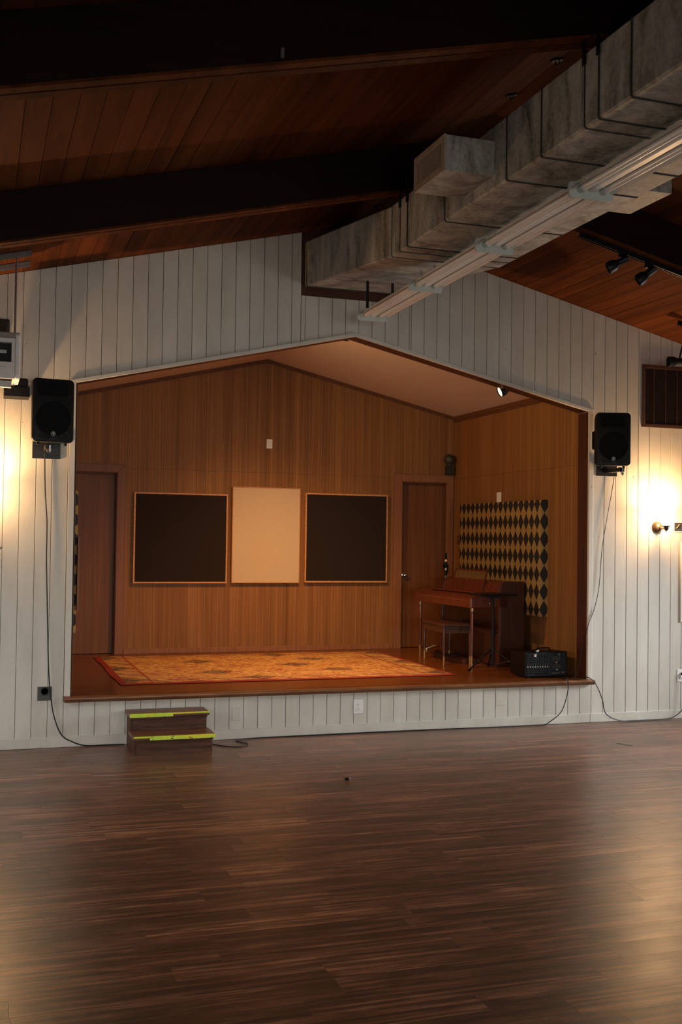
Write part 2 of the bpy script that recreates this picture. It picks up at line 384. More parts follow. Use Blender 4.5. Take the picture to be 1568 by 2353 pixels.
# ------------------------------------------------------------------ stage shell
st = struct(MB().box(OX0-.05, OX1+.05, .0, B+.3, S-.04, S).build('floor_stage', M_STAGEFLOOR))
n_ = MB(); prof = [(-.075, S-.012), (-.070, S-.003), (-.060, S), (.012, S), (.012, S-.047), (-.05, S-.047), (-.066, S-.034), (-.074, S-.024)]
n_.prism(prof, 'x', OX0-.045, OX1+.05)
struct(n_.build('trim_3', M_NOSE, smooth=True))
WL, WR = -2.40, 2.402                        # inner faces of the stage side walls
CZ, CS = 3.815, .2335                        # stage ceiling apex and slope
sceil = lambda x: CZ-CS*abs(x)
DZ = 2.435
DL = (-2.30, -1.705); DR = (1.708, 2.300)    # door openings
wb = MB()
for a, b, z0 in ((-2.5, DL[0], S-.03), (DL[1], DR[0], S-.03), (DR[1], 2.5, S-.03), (*DL, DZ), (*DR, DZ)):
    wb.box(a, b, B+.004, B+.12, z0, 3.0)
wb.box(-2.5, 2.5, B+.12, B+.16, S-.05, 3.0); wb.prism([(-2.5, 3.0), (2.5, 3.0), (2.5, 3.3), (0, 3.9), (-2.5, 3.3)], 'y', B+.004, B+.12)  # slab behind the doors added to block sky light leaking under them
wb = struct(wb.build('wall_stage_back', M_GAP))
def sheet(poly, ax, a, b, par): return MB().prism(poly, ax, a, b).build('panel', M_PLY, par)
ZS = 2.485                                   # horizontal joint between panel sheets
for a, b in ((WL, -1.22), (-1.22, 0), (0, 1.22), (1.22, WR)):
    a += .0012; b -= .0012
    cuts = [(a, b)]
    for d0, d1 in (DL, DR):
        nc = []
        for p, q in cuts:
            if q <= d0 or p >= d1: nc.append((p, q))
            else:
                if p < d0: nc.append((p, d0))
                if q > d1: nc.append((d1, q))
        cuts = nc
    for p, q in cuts: sheet([(p, S), (q, S), (q, ZS-.001), (p, ZS-.001)], 'y', B, B+.0045, wb)
    sheet([(a, ZS+.001), (b, ZS+.001), (b, sceil(b)), (a, sceil(a))], 'y', B, B+.0045, wb)
for nm, xw, sg in (('wall_stage_right', WR, 1), ('wall_stage_left', WL, -1)):
    o = struct(MB().box(min(xw+.004*sg, xw+.1*sg), max(xw+.004*sg, xw+.1*sg), .186, B+.1, S-.03, 3.34).build(nm, M_GAP))
    for a, b in ((.186, .65), (.65, 1.87), (1.87, B)):
        for z0, z1 in ((S, ZS-.001), (ZS+.001, 3.30)):
            sheet([(a+.0012, z0), (b-.0012, z0), (b-.0012, z1), (a+.0012, z1)], 'x', min(xw, xw+.0045*sg), max(xw, xw+.0045*sg), o)
# stage ceiling of square tiles
ce = MB()
for sg in (-1, 1): ce.prism([(0, CZ+.012), (2.5*sg, sceil(2.5)+.012), (2.5*sg, sceil(2.5)+.1), (0, CZ+.1)], 'y', .184, B+.1)
ce = struct(ce.build('ceiling_stage', M_GAP))
for sg in (-1, 1):
    for i in range(4):
        xa, xb = sg*(i*.612+.0012), sg*(min((i+1)*.612, 2.44)-.0012)
        for j in range(5):
            ya, yb = .186+j*.6+.0012, min(.186+(j+1)*.6, B)-.0012
            MB().prism([(xa, sceil(xa)), (xb, sceil(xb)), (xb, sceil(xb)+.0125), (xa, sceil(xa)+.0125)], 'y', ya, yb).build('tile', M_TILE, ce)
# crown moulding
t = MB()
for sg in (-1, 1):
    for dz, dy in ((.024, .016), (.045, .009)):
        t.prism([(0, CZ), (2.41*sg, sceil(2.41)), (2.41*sg, sceil(2.41)-dz), (0, CZ-dz)], 'y', B-dy, B)
    xw = WR if sg > 0 else WL
    for dz, dx in ((.045, .020), (.07, .011)):
        t.box(min(xw, xw-dx*sg), max(xw, xw-dx*sg), .19, B, sceil(xw)-dz, sceil(xw)+.004)
struct(t.build('trim_4', M_CROWN))
struct(MB().box(DL[1]+.088, DR[0]-.1, B-.012, B, S, S+.058).build('baseboard_stage', M_CASING, bevel=.003))
# stage doors
for nm, (d0, d1), ks in (('door_1', DL, None), ('door_2', DR, 1)):
    dr = struct(bpy.data.objects.new(nm, None)); C.objects.link(dr); dr.location = ((d0+d1)/2, B, S); hw = (d1-d0)/2; h = DZ-S
    MB().box(-hw+.013, hw-.013, .075, .11, .006, h-.016).build('slab', M_DOOR, dr)
    j = MB().box(-hw, -hw+.012, -.002, .12, 0, h).box(hw-.012, hw, -.002, .12, 0, h).box(-hw, hw, -.002, .12, h-.014, h)
    j.box(-hw+.012, -hw+.024, .055, .074, 0, h-.014).box(hw-.024, hw-.012, .055, .074, 0, h-.014).box(-hw+.012, hw-.012, .055, .074, h-.026, h-.014)
    j.build('door_frame', M_CROWN, dr)
    cw = .085
    for sx in (-1, 1):
        xa, xb = sx*(hw-.003), sx*(hw+(cw if sx*((d0+d1)/2) < 0 or True else .04))
        MB().prism([(xa, 0), (xb, 0), (xb, h+cw), (xa, h)], 'y', -.02, -.0005).build('casing', M_CASING, dr, bevel=.003)
        MB().box(min(xb, xb+sx*.012), max(xb, xb+sx*.012), -.012, -.0005, 0, h+cw+.012).build('bead', M_CASING, dr)
    MB().prism([(-hw+.003, h), (hw-.003, h), (hw+cw, h+cw), (-hw-cw, h+cw)], 'y', -.02, -.0005).build('casing', M_CASING, dr, bevel=.003)
    MB().box(-hw-cw-.012, hw+cw+.012, -.014, -.0005, h+cw, h+cw+.014).build('bead', M_CASING, dr)
    if ks:
        k = MB().lathe((-hw+.07, .075, 1.307-S-.01), (0, -1, 0), [(0, .03), (.006, .03), (.010, .012), (.035, .012), (.042, .024), (.058, .028), (.07, .022), (.074, .004)])
        tag(k.build('door_knob', M_CHROME, dr, smooth=True), 'chrome door knob')
# ------------------------------------------------------------------ hall ceiling
ce = MB()
for sg in (-1, 1): ce.prism([(0, ZR+.019), (HX*sg+.2*sg, roof(HX+.2)+.019), (HX*sg+.2*sg, roof(HX+.2)+.2), (0, ZR+.2)], 'y', YB-.1, .184)
ce = struct(ce.build('ceiling', M_CEILBASE))
ROW = .1305
for sg in (-1, 1):
    for i in range(int(HX/ROW)):
        gp = random.choice((.0003, .0004, .0005, .0016)); a, b = i*ROW+gp, (i+1)*ROW-.0003; e = .0012+gp
        rings = [[(sg*a, y, roof(a)+.019), (sg*b, y, roof(b)+.019), (sg*b, y, roof(b)+.004), (sg*(b-e), y, roof(b-e)), (sg*(a+e), y, roof(a+e)), (sg*a, y, roof(a)+.004)] for y in (.016, YB)]
        MB().loft(rings).build('plank', M_CEIL, ce)
# rafters (pairs of plies meeting at the ridge)
BD = .31
for y0, y1, lab in ((-2.25, -2.125, 'dark stained roof beam nearest the white board wall, carrying the black track'), (-4.664, -4.54, 'dark stained roof beam nearest the camera, high across the top')):
    bm_ = thing('roof_beam', lab, 'beam', (0, (y0+y1)/2, 0), group='dark roof beams'); hw = (y1-y0)/2
    for sg in (-1, 1):
        for a, b, dz in ((-hw, -.008, 0), (.008, hw, .004)):
            MB().prism([(0, ZR-.0), (sg*HX, roof(HX)), (sg*HX, roof(HX)-BD+dz), (0, ZR-BD+dz)], 'y', a, b).build('ply', M_BEAM, bm_, bevel=.004)
        for a, b in ((-hw, -.010), (.010, hw)):  # lighter strips added to colour in sconce light along the plies' lower edges
            MB().prism([(0, ZR-BD+.004), (sg*HX, roof(HX)-BD+.004), (sg*HX, roof(HX)-BD-.010), (0, ZR-BD-.010)], 'y', a-.004, b+.004 if b > .01 else b).build('lit_edge_strip', M_CEIL, bm_)
        MB().prism([(0, ZR), (sg*HX, roof(HX)), (sg*HX, roof(HX)-BD+.03), (0, ZR-BD+.03)], 'y', -.0075, .0075).build('spacer', M_GAP, bm_)
# ------------------------------------------------------------------ unseen sides of the hall: walls with window openings
def wall_with_windows(name, axis, pos, thick, lo, hi, wins, z0, z1, top):
    m = MB()
    def bx(a, b, p, q):
        if axis == 'x': m.box(min(pos, pos+thick), max(pos, pos+thick), a, b, p, q)
        else: m.box(a, b, min(pos, pos+thick), max(pos, pos+thick), p, q)
    e = [lo]+[v for c0, w0 in sorted(wins) for v in (c0-w0/2, c0+w0/2)]+[hi]
    for i in range(0, len(e), 2): bx(e[i], e[i+1], 0, top)
    for c0, w0 in wins: bx(c0-w0/2, c0+w0/2, 0, z0); bx(c0-w0/2, c0+w0/2, z1, top)
    return struct(m.build(name, M_WHITE))
wall_with_windows('wall_right', 'x', HX, .12, YB, .18, WIN_R, .8, 2.2, roof(HX)+.02)
wall_with_windows('wall_left', 'x', -HX, -.12, YB, .18, WIN_L, .8, 2.2, roof(HX)+.02)
o = wall_with_windows('wall_back', 'y', YB, -.12, -HX, HX, WIN_B, .4, 2.3, roof(HX))
MB().prism([(-HX, roof(HX)), (HX, roof(HX)), (0, ZR+.02)], 'y', YB-.12, YB).build('gable', M_WHITE, o)
k = 1
for y, w, sg in [(*a, 1) for a in WIN_R]+[(*a, -1) for a in WIN_L]:
    f = MB()
    for a, b, p, q in ((-w/2, -w/2+.05, .8, 2.2), (w/2-.05, w/2, .8, 2.2), (-w/2, w/2, .8, .85), (-w/2, w/2, 2.15, 2.2)): f.box(*sorted((sg*(HX+.02), sg*(HX+.1))), y+a, y+b, p, q)
    o = struct(f.build('window_%d' % k, M_WHITE)); MB().box(*sorted((sg*(HX+.055), sg*(HX+.061))), y-w/2+.05, y+w/2-.05, .85, 2.15).build('pane', M_GLASS, o); k += 1
for x, w in WIN_B:
    f = MB()
    for a, b, p, q in ((-w/2, -w/2+.05, .4, 2.3), (w/2-.05, w/2, .4, 2.3), (-w/2, w/2, .4, .45), (-w/2, w/2, 2.25, 2.3)): f.box(x+a, x+b, YB-.1, YB-.02, p, q)
    o = struct(f.build('window_%d' % k, M_WHITE)); MB().box(x-w/2+.05, x+w/2-.05, YB-.061, YB-.055, .45, 2.25).build('pane', M_GLASS, o); k += 1

# ================================================================== things of the hall
def ray(px, py): return fw*FPX+rt*(px-784)+up*(1176.5-py)
def on(px, py, axis, val):                     # point of a plane x|y|z = val seen at a photo pixel
    d = ray(px, py); return CAM+d*((val-CAM[axis])/d[axis])

# ---------------------------------------------------------------- air duct
du = thing('air_duct', 'long weathered galvanised rectangular air duct under the ridge', 'duct', (-.06, 0, 3.70))
DX0, DX1, DH = -.418, .415, .36                # local to the duct
def dring(y, x0, x1, z0, z1, r=.01):
    return [(x0+r, y, z0), (x1-r, y, z0), (x1, y, z0+r), (x1, y, z1-r), (x1-r, y, z1), (x0+r, y, z1), (x0, y, z1-r), (x0, y, z0+r)]
def dsec(y0, y1, z0=(0, 0), grow=0):
    g = .0012
    return MB().loft([dring(y0-g, DX0-grow, DX1+grow, z0[0]-grow, z0[0]+DH+.04*(z0[0] > .1)+grow), dring(y1+g, DX0-grow, DX1+grow, z0[1]-grow, z0[1]+DH+.04*(z0[1] > .1)+grow)]).build('duct_section', M_GALV, du)
MB().loft([dring(0, DX0+.01, DX1-.01, .262, .64), dring(-2.12, DX0+.01, DX1-.01, .008, DH-.01), dring(-7.4, DX0+.01, DX1-.01, .008, DH-.01)]).build('duct_liner', M_GAP, du)
dsec(.0, -.055, (.253, .247)); dsec(-.055, -2.122, (.247, .0))
seams = [-2.122, -2.275, -2.404, -3.019, -3.839, -4.223, -4.641, -4.763, -5.028, -5.9, -6.7, -7.4]
for a, b in zip(seams[:-1], seams[1:]): dsec(a, b, (0, 0), .002 if abs(a-b) < .2 else 0)
for y in seams[:-1]+[-.055]:
    z0 = .247 if y > -1 else 0; dh = .04 if y > -1 else 0; gq = .0045
    MB().loft([dring(y+.0045, DX0-gq, DX1+gq, z0-gq, z0+DH+dh+gq), dring(y-.0045, DX0-gq, DX1+gq, z0-gq, z0+DH+dh+gq)]).build('seam_band', M_GAP, du)
for y in (-2.275, -2.404, -4.641, -4.763):
    zt = .62 if y > -3 else .60
    MB().box(DX0-.012, DX0-.004, y-.012, y+.012, .30, .50+.0*zt).box(DX0-.012, DX0+.03, y-.012, y+.012, .36, .369).build('hanger_strap', M_BLACKM, du)
# side outlet with grille (left) and plain side outlet (right)
tx = MB().box(-.715, DX0+.005, -3.685, -3.25, .071, .27).build('side_outlet', M_GALV, du, bevel=.004)
fr = MB()
for a, b, p, q in ((-3.687, -3.645, .069, .272), (-3.29, -3.248, .069, .272), (-3.645, -3.29, .069, .105), (-3.645, -3.29, .236, .272)): fr.box(-.724, -.712, a, b, p, q)
g = fr.build('grille_frame', M_TIN, tx, bevel=.002)
MB().box(-.714, -.71, -3.65, -3.285, .10, .24).build('grille_back', M_GAP, tx)
sl = MB()
for i in range(20):
    y = -3.64+i*.0185; sl.box(-.7215, -.7145, y-.0035, y+.0035, .104, .237)
tag(sl.build('grille_slats', M_TIN, tx), kind='stuff')
MB().box(DX1-.005, .563, -3.955, -3.54, .004, .12).build('side_outlet', M_GALV, du, bevel=.004)

# ---------------------------------------------------------------- fluorescent strip fixtures
def strip(y0, y1, xa, xb, z, lab):
    L = y0-y1; t = thing('strip_light', lab, 'light', ((xa+xb)/2, (y0+y1)/2, z), 0, 'unlit fluorescent strip lights under the duct')
    t.rotation_euler = (0, 0, 0); h = L/2-.004
    W = .128
    sec = [(-W, -.047), (-W, -.043), (-.062, .0), (.062, .0), (W, -.043), (W, -.047), (.060, -.004), (-.060, -.004)]
    MB().prism(sec, 'y', -h, h).build('reflector', M_FIX, t)
    MB().prism([(-.034, -.004), (.034, -.004), (.017, -.046), (-.017, -.046)], 'y', -h, h).build('ballast_channel', M_FIX, t)
    MB().box(-.035, .035, -h, h, .0005, .03).build('housing', M_FIX, t)
    for sx in (-1, 1):
        MB().cyl((sx*.068, -h+.02, -.038), (sx*.068, h-.02, -.038), .0185, seg=16).build('tube', M_TUBE, t, smooth=True)
        for e in (-1, 1):
            MB().cyl((sx*.068, e*(h-.05), -.038), (sx*.068, e*(h-.003), -.038), .021, seg=14).box(sx*.068-.014, sx*.068+.014, e*(h-.03)-.012, e*(h-.03)+.012, -.045, -.006).build('tube_socket', M_ENDP, t, smooth=True)
    for e in (-1, 1):
        pl = MB().prism(rrect(.268, .086, .018, 4, 0, -.041), 'y', e*h-.0025, e*h+.0025).build('end_plate', M_ENDP, t, bevel=.0015)
        for sx in (-.108, .108): MB().cyl((sx, e*h-.0035, -.035), (sx, e*h+.0035, -.035), .004, seg=8).build('plate_screw', M_SLOT, pl)
    return t
ys = [-.60, -1.76, -2.92, -4.08, -5.24]
xs = [(-.193, .073), (-.205, .062), (-.222, .045), (-.234, .034), (-.246, .022)]
lb = ['farthest unlit fluorescent strip light, hung on black straps before the wall', 'second unlit fluorescent strip light out from the white wall', 'third unlit fluorescent strip light out from the white wall', 'nearest unlit fluorescent strip light, leaving at the upper right']
for i in range(4):
    xa = (xs[i][0]+xs[i+1][0])/2; xb = (xs[i][1]+xs[i+1][1])/2
    t = strip(ys[i], ys[i+1], xa, xb, 3.648, lb[i])
    t.rotation_euler = (0, 0, math.atan2(xs[i][0]-xs[i+1][0], 1.16)*-1.0)
    zt = lambda y: 3.70+.247*max(0, min(1, (2.122+y)/2.067))-3.648+.004
    if i == 0:
        for sx in (-.10, .12): MB().box(sx-.011, sx+.011, .42, .428, -.01, zt(-.76)).build('hanger_strap', M_BLACKM, t)
        for yy in (-.5,): MB().cyl((.0, yy, .03), (.0, yy, zt(-1.68)), .006).build('hanger_chain', M_STEEL, t)
    else:
        for yy in (-.4, .4): MB().cyl((0, yy, .03), (0, yy, .053+(.02 if i == 1 and yy > 0 else 0)), .008).build('hanger_chain', M_STEEL, t)

# ---------------------------------------------------------------- track and track spotlights
def track(x0, x1, y, zf, lab):
    a, b = Vector((x0, y, zf(x0))), Vector((x1, y, zf(x1))); c = (a+b)/2; L = (b-a).length
    t = thing('light_track', lab, 'track', c, 0, 'black lighting tracks'); t.rotation_euler = (0, -math.atan2(b.z-a.z, b.x-a.x), 0)
    MB().box(-L/2, L/2, -.017, -.012, -.034, 0).box(-L/2, L/2, .012, .017, -.034, 0).box(-L/2, L/2, -.012, .012, -.008, 0).box(-L/2, L/2, -.004, .004, -.03, -.008).build('rail', M_BLACKM, t)
    MB().box(-L/2-.012, -L/2, -.018, .018, -.036, 0).build('end_cap', M_BLACKM, t); return t
bz = lambda x: roof(x)-BD-.011
track(.99, 3.9, -2.19, lambda x: bz(x)-.001, 'black lighting track screwed under the right half of the far beam')
track(3.06, 4.4, -.52, lambda x: roof(x)-.001, 'short black lighting track on the ceiling boards at the right edge')
def spotlight(name, lab, mount, head, d, group, k=1.0, stem=True):
    mount = Vector(mount); hd = Vector(head)-mount; d = Vector(d).normalized()
    t = thing(name, lab, 'spotlight', mount, 0, group)
    MB().box(-.03, .03, -.014, .014, -.03, .0).build('mount_clip', M_BLACKM, t)
    if stem: MB().tube([(0, 0, -.025), (hd.x*.5, hd.y*.5, -.06), tuple(hd-d*.02)], .008).build('stem', M_BLACKM, t)
    p = hd-d*.085*k
    MB().lathe(p, d, [(0, .026*k), (.002, .028*k), (.072*k, .028*k), (.088*k, .032*k), (.112*k, .047*k), (.168*k, .050*k), (.17*k, .048*k), (.168*k, .044*k), (.12*k, .03*k)], 22).build('lamp_can', M_BLACKM, t, smooth=True)
    return t
for (m, h, e, lab) in (((1432, 573), (1420, 605), (1398, 618), 'black track spotlight aimed left, first from the air duct'), ((1492, 601), (1486, 631), (1466, 650), 'black track spotlight aimed down left, second from the air duct')):
    mo = on(*m, 1, -2.19); mo.z = bz(mo.x)-.034; hd = on(*h, 1, -2.19); en = on(*e, 1, -2.21)
    spotlight('track_spotlight', lab, mo, hd, en-hd+Vector((0, .07, 0)), 'black track spotlights', .95)
hd = on(1556, 830, 1, -.52); mo = Vector((hd.x+.17, -.52, roof(hd.x+.17)-.036))
spotlight('track_spotlight', 'black spotlight above the brown wall vent at the right edge', mo, hd, (-1, .25, -.1), 'black track spotlights', 1.0)
# small hook screwed in the near beam
p = on(648, 124, 1, -4.68); MB().cyl((p.x, -4.69, p.z-.02), (p.x, -4.69, p.z+.02), .009).box(p.x-.004, p.x+.004, -4.69, -4.664, p.z-.008, p.z+.008).build('eye_hook', M_STEEL)
tag(bpy.data.objects['eye_hook'], 'small pale metal hook on the face of the near beam', 'hook')

def on_ceiling(px, py):
    d = ray(px, py); t = (ZR-(CAM.z-SL*CAM.x))/(d.z-SL*d.x); return CAM+d*t
for px, py, lab in ((1280, 136, 'small black clamp on the ceiling boards beside the duct, nearer one'), (1176, 217, 'small black clamp on the ceiling boards beside the duct, farther one'), (868, 472, 'small black clamp on the ceiling between far beam and wall')):
    q = on_ceiling(px, py); t = thing('ceiling_clamp', lab, 'clamp', q, 0, 'small black ceiling clamps'); t.rotation_euler = (0, -math.atan(SL), 0)
    MB().box(-.035, .035, -.02, .02, -.012, -.0005).build('plate', M_BLACKM, t, bevel=.003); MB().ring((0, 0, -.022), (0, 1, 0), .014, .004, 16).build('eye', M_BLACKM, t)
    MB().cyl((.014, -.005, -.012), (.014, -.005, -.02), .004, seg=8).build('bolt', M_STEEL, t)

# ---------------------------------------------------------------- loudspeakers
def speaker(lab, loc, rz, tilt, handle):
    t = thing('loudspeaker', lab, 'speaker', loc, 0, 'black wall loudspeakers'); t.rotation_euler = (tilt, 0, rz)
    W, H, D = .322, .490, .29
    def ring(y, kx, kz, r):
        return [(x, y, z+.010*(1-(x/(W*kx/2))**2)*(1 if z > 0 else -.4)) for x, z in rrect(W*kx, H*kz, r, 6)]
    MB().loft([ring(D*.5, .55, .80, .03), ring(D*.25, .82, .95, .04), ring(-D*.30, .985, .995, .035), ring(-D*.44, 1, 1, .033), ring(-D*.487, .985, .985, .03), ring(-D*.5, .94, .95, .028)]).build('cabinet', M_BLACK, t, smooth=True)
    f = -D*.5
    MB().cyl((0, f-.004, -.062), (0, f+.004, -.062), .136, .139, seg=40).build('woofer_grille', M_SPK, t, smooth=True)
    MB().ring((0, f-.003, -.062), (0, 1, 0), .138, .0035, 44).build('grille_rim', M_BLACK, t, smooth=True)
    MB().prism(rrect(.23, .10, .03, 5, 0, .165), 'y', f-.0025, f+.003).build('horn_mouth', M_SPK, t)
    MB().prism(rrect(.09, .045, .012, 4, 0, .16), 'y', f-.0045, f).build('horn_throat', M_SPK, t)
    for sx in (-1, 1):
        pt = MB()
        for q in range(3):
            R = .150+q*.013; pts = []
            for a in range(6):
                an = math.radians(-50-a*(7-q)); pts.append((sx*R*math.cos(an)*1.02, f-.002, -.062+R*math.sin(an)))
            pts = [p for p in pts if abs(p[0]) < .147 and p[2] > -.228]
            if len(pts) > 1: pt.tube(pts, .003, 5)
        pt.build('port_ribs', M_BLACK, t)
    e = MB().ring((0.0, f-.006, -.182), (0, 1, 0), .0165, .0016, 24)
    def stroke(p, q, w=.0019): 
        d = Vector((q[0]-p[0], q[1]-p[1])).normalized(); n = Vector((-d.y, d.x))*w
        e.prism([(p[0]+n.x, p[1]+n.y), (q[0]+n.x, q[1]+n.y), (q[0]-n.x, q[1]-n.y), (p[0]-n.x, p[1]-n.y)], 'y', f-.0075, f-.0045)
    cz = -.182
    e.cyl((.002, f-.0075, cz+.009), (.002, f-.0045, cz+.009), .003, seg=10)
    for p, q in (((.001, .006), (-.001, -.002)), ((.0, .005), (-.008, .007)), ((.001, .005), (.008, .002)), ((.008, .002), (.010, .006)), ((-.001, -.002), (.006, -.005)), ((.006, -.005), (.004, -.011)), ((-.001, -.002), (-.006, -.006)), ((-.006, -.006), (-.011, -.005))):
        stroke((p[0], p[1]+cz), (q[0], q[1]+cz))
    tag(e.build('emblem', M_STEEL, t), 'round silver emblem with a running figure')
    for sx in (-1, 1): MB().cyl((sx*.105, -.10, -.268), (sx*.105, -.10, -.238), .012).build('foot', M_BLACK, t)
    if handle: MB().loft([[(-.135, -.03, z) for z in (-.09, .09)]+[(-.125, .05, z) for z in (.09, -.09)], [(-.168, -.02, z) for z in (-.08, .08)]+[(-.160, .04, z) for z in (.08, -.08)]]).build('side_handle', M_BLACK, t)
    return t
cL = on(117.5, 943, 1, -.30); cR = on(1411, 1009, 1, -.32)
spL = speaker('black wall loudspeaker beside the left edge of the stage opening', (cL.x, -.165, cL.z), math.radians(7), math.radians(0), False); spL.location.y = -.20
spR = speaker('black wall loudspeaker turned inward at the right edge of the stage opening', (cR.x, -.22, cR.z), math.radians(-20), math.radians(0), True)
cL = on(117.5, 943, 1, -.445); spL.location = (cL.x, -.30, cL.z); cR = on(1411, 1009, 1, -.46); spR.location = (cR.x+.05, -.32, cR.z)
def bracket(lab, x0, x1, z0, z1, xa, ya):
    t = thing('speaker_bracket', lab, 'bracket', ((x0+x1)/2, 0, (z0+z1)/2), 0, 'black speaker brackets'); cx = (x0+x1)/2; cz = (z0+z1)/2
    MB().box(x0-cx, x1-cx, -.014, -.001, z0-cz, z1-cz+.10).build('wall_plate', M_BLACKM, t, bevel=.003)
    MB().box(xa-cx-.03, xa-cx+.03, ya, -.014, z1-cz-.045, z1-cz-.01).build('arm', M_BLACKM, t, bevel=.003)
    MB().cyl((xa-cx, ya+.03, z1-cz-.03), (xa-cx, ya+.03, z1-cz-.002), .017).build('pole_pin', M_BLACKM, t)
    MB().tube(spline([(xa-cx+.0, ya+.01, z1-cz-.01), (xa-cx-.02, ya-.015, z1-cz-.05), (xa-cx+.004, ya-.01, z1-cz-.08), (xa-cx+.02, ya+.0, z1-cz-.055)]), .0035).build('cable_loop', M_CABLE, t)
    MB().box(xa-cx+.0, xa-cx+.012, ya-.006, ya, z1-cz-.07, z1-cz-.015).build('latch', M_STEEL, t)
    return t
bracket('black wall bracket below the left loudspeaker', -2.768, -2.546, 2.348, 2.452, spL.location.x, -.30)
bracket('black wall bracket below the right loudspeaker', 2.489, 2.715, 2.372, 2.447, 2.60, -.27)

# ---------------------------------------------------------------- unit heater hung from struts, boxes beside it
ht = thing('unit_heater', 'white unit heater with open flap, hung on rods at the left edge', 'heater', (-3.2, -.62, 2.88))
MB().box(-.34, .262, -.10, .2, .0, .30).build('housing', M_PLATE, ht, bevel=.012)
MB().prism(rrect(.36, .345, .03, 4, .0, .168), 'x', .262, .297).build('side_cover', M_PLATE, ht, bevel=.008)
MB().box(-.36, .29, -.17, .2, .302, .342).build('top_cover', plain('grey_brown_sheet', (.3, .26, .23), .5), ht, bevel=.006)
fm = MB().box(-.34, .262, -.150, -.10, .27, .302).box(-.34, .262, -.150, -.10, .0, .125).box(.235, .262, -.150, -.10, .125, .27)
fm.build('front_panel', M_PLATE, ht, bevel=.004)
MB().box(-.33, .234, -.105, -.101, .126, .269).build('dark_opening', M_GAP, ht)
MB().box(-.33, .20, -.125, -.106, .19, .215).build('burner_bar', M_STEEL, ht)
MB().box(-.33, .20, -.152, -.150, .085, .088).build('seam_line', M_STEEL, ht)
fp = MB().box(-.34, .24, -.006, .006, -.05, .0); fp.rot(Matrix.Translation((0, -.15, -.012)) @ Matrix.Rotation(math.radians(-18), 4, 'X') @ Matrix.Rotation(math.radians(3), 4, 'Y')); fp.build('flap', M_PLATE, ht)
MB().box(-.34, .24, -.13, .1, -.016, -.001).build('burner_tray', M_SLOT, ht)
for sy, zz in ((-.05, 0), (.30, 0)):
    yy = -.62+sy; zc = roof(-2.96)-2.88
    for xx in (.262,): MB().cyl((xx, sy if sy < .2 else .17, .30), (xx, sy if sy < .2 else .17, zc-.015), .0055, seg=8).build('hanger_rod', M_STEEL, ht)
    xa, xb = -.8, .37
    m = MB()
    for (p, q, a, b) in ((-.021, -.018, -.04, 0), (.018, .021, -.04, 0), (-.021, .021, -.004, 0)):
        m.loft([[(x, sy+p, roof(x-3.2)-2.88+a), (x, sy+q, roof(x-3.2)-2.88+a), (x, sy+q, roof(x-3.2)-2.88+b-.001), (x, sy+p, roof(x-3.2)-2.88+b-.001)] for x in (xa, xb)])
    m.build('ceiling_strut', M_STEEL, ht)
bx = thing('equipment_box', 'flat black box mounted on the wall between heater and left loudspeaker', 'box', (-2.90, 0, 2.82))
MB().box(-.10, .094, -.2, -.001, 0, .082).build('case', M_BLACK, bx, bevel=.004)
MB().box(-.02, .083, -.15, -.02, .083, .155).build('transformer', M_BLACK, bx, bevel=.012)
MB().box(.085, .10, -.19, -.17, .10, .115).build('plug', M_PLATE, bx)
lv = thing('louver_vent', 'small dark louvred vent on the wall above the hanging heater', 'vent', (-3.13, 0, 3.30))
M_DVENT = plain('soot_brown_vent', (.018, .011, .008), .6)
MB().box(-.18, .166, -.02, -.001, 0, .165).build('vent_frame', M_DVENT, lv, bevel=.01)
for i in range(7): MB().prism([(-.024, .02+i*.02), (-.034, .012+i*.02), (-.024, .010+i*.02)], 'x', -.16, .135).build('slat', M_DVENT, lv)

# ---------------------------------------------------------------- wall plates
def outlet(name, lab, loc, rz, w=.086, h=.124, group='duplex power outlets', mat_=None, parts=True):
    t = thing(name, lab, 'outlet', loc, rz, group); mat_ = mat_ or M_PLATE
    MB().box(-w/2, w/2, -.006, -.0005, -h/2, h/2).build('plate', mat_, t, bevel=.003)
    for sz in (-1, 1):
        r = MB().prism(rrect(.034, .029, .012, 4, 0, sz*.0195), 'y', -.0085, -.006).build('receptacle', mat_, t)
        MB().box(-.0085, -.0062, -.0092, -.0084, sz*.0195-.003, sz*.0195+.007).box(.006, .0083, -.0092, -.0084, sz*.0195-.003, sz*.0195+.006).cyl((0, -.0092, sz*.0195-.008), (0, -.0084, sz*.0195-.008), .0025, seg=8).build('slots', M_SLOT, r)
    MB().cyl((0, -.0075, 0), (0, -.006, 0), .003, seg=8).build('screw', M_STEEL, t)
    return t
outlet('power_outlet', 'white duplex outlet low on the boards below the stage', (.075, 0, .237), 0, .092, .126)
outlet('power_outlet', 'pale duplex outlet high on the stage back wall above the panels', (.037, B, 2.826), 0, .07, .108)
ro = outlet('power_outlet', 'white outlet with a black plug at the right edge near the floor', (3.468, 0, .42), 0, .088, .124)
MB().cyl((.012, -.04, .0195), (.012, -.0085, .0195), .014).build('plug', M_BLACK, ro)
MB().tube(spline([(-.012, -.0095, -.032), (-.016, -.0095, -.02), (-.010, -.0095, -.014), (-.009, -.0095, -.022), (-.015, -.0095, -.03), (-.004, -.0095, -.034), (.002, -.0095, -.026), (.006, -.0095, -.034)], 5), .0012, 5).build('ink_scrawl', M_SLOT, ro)
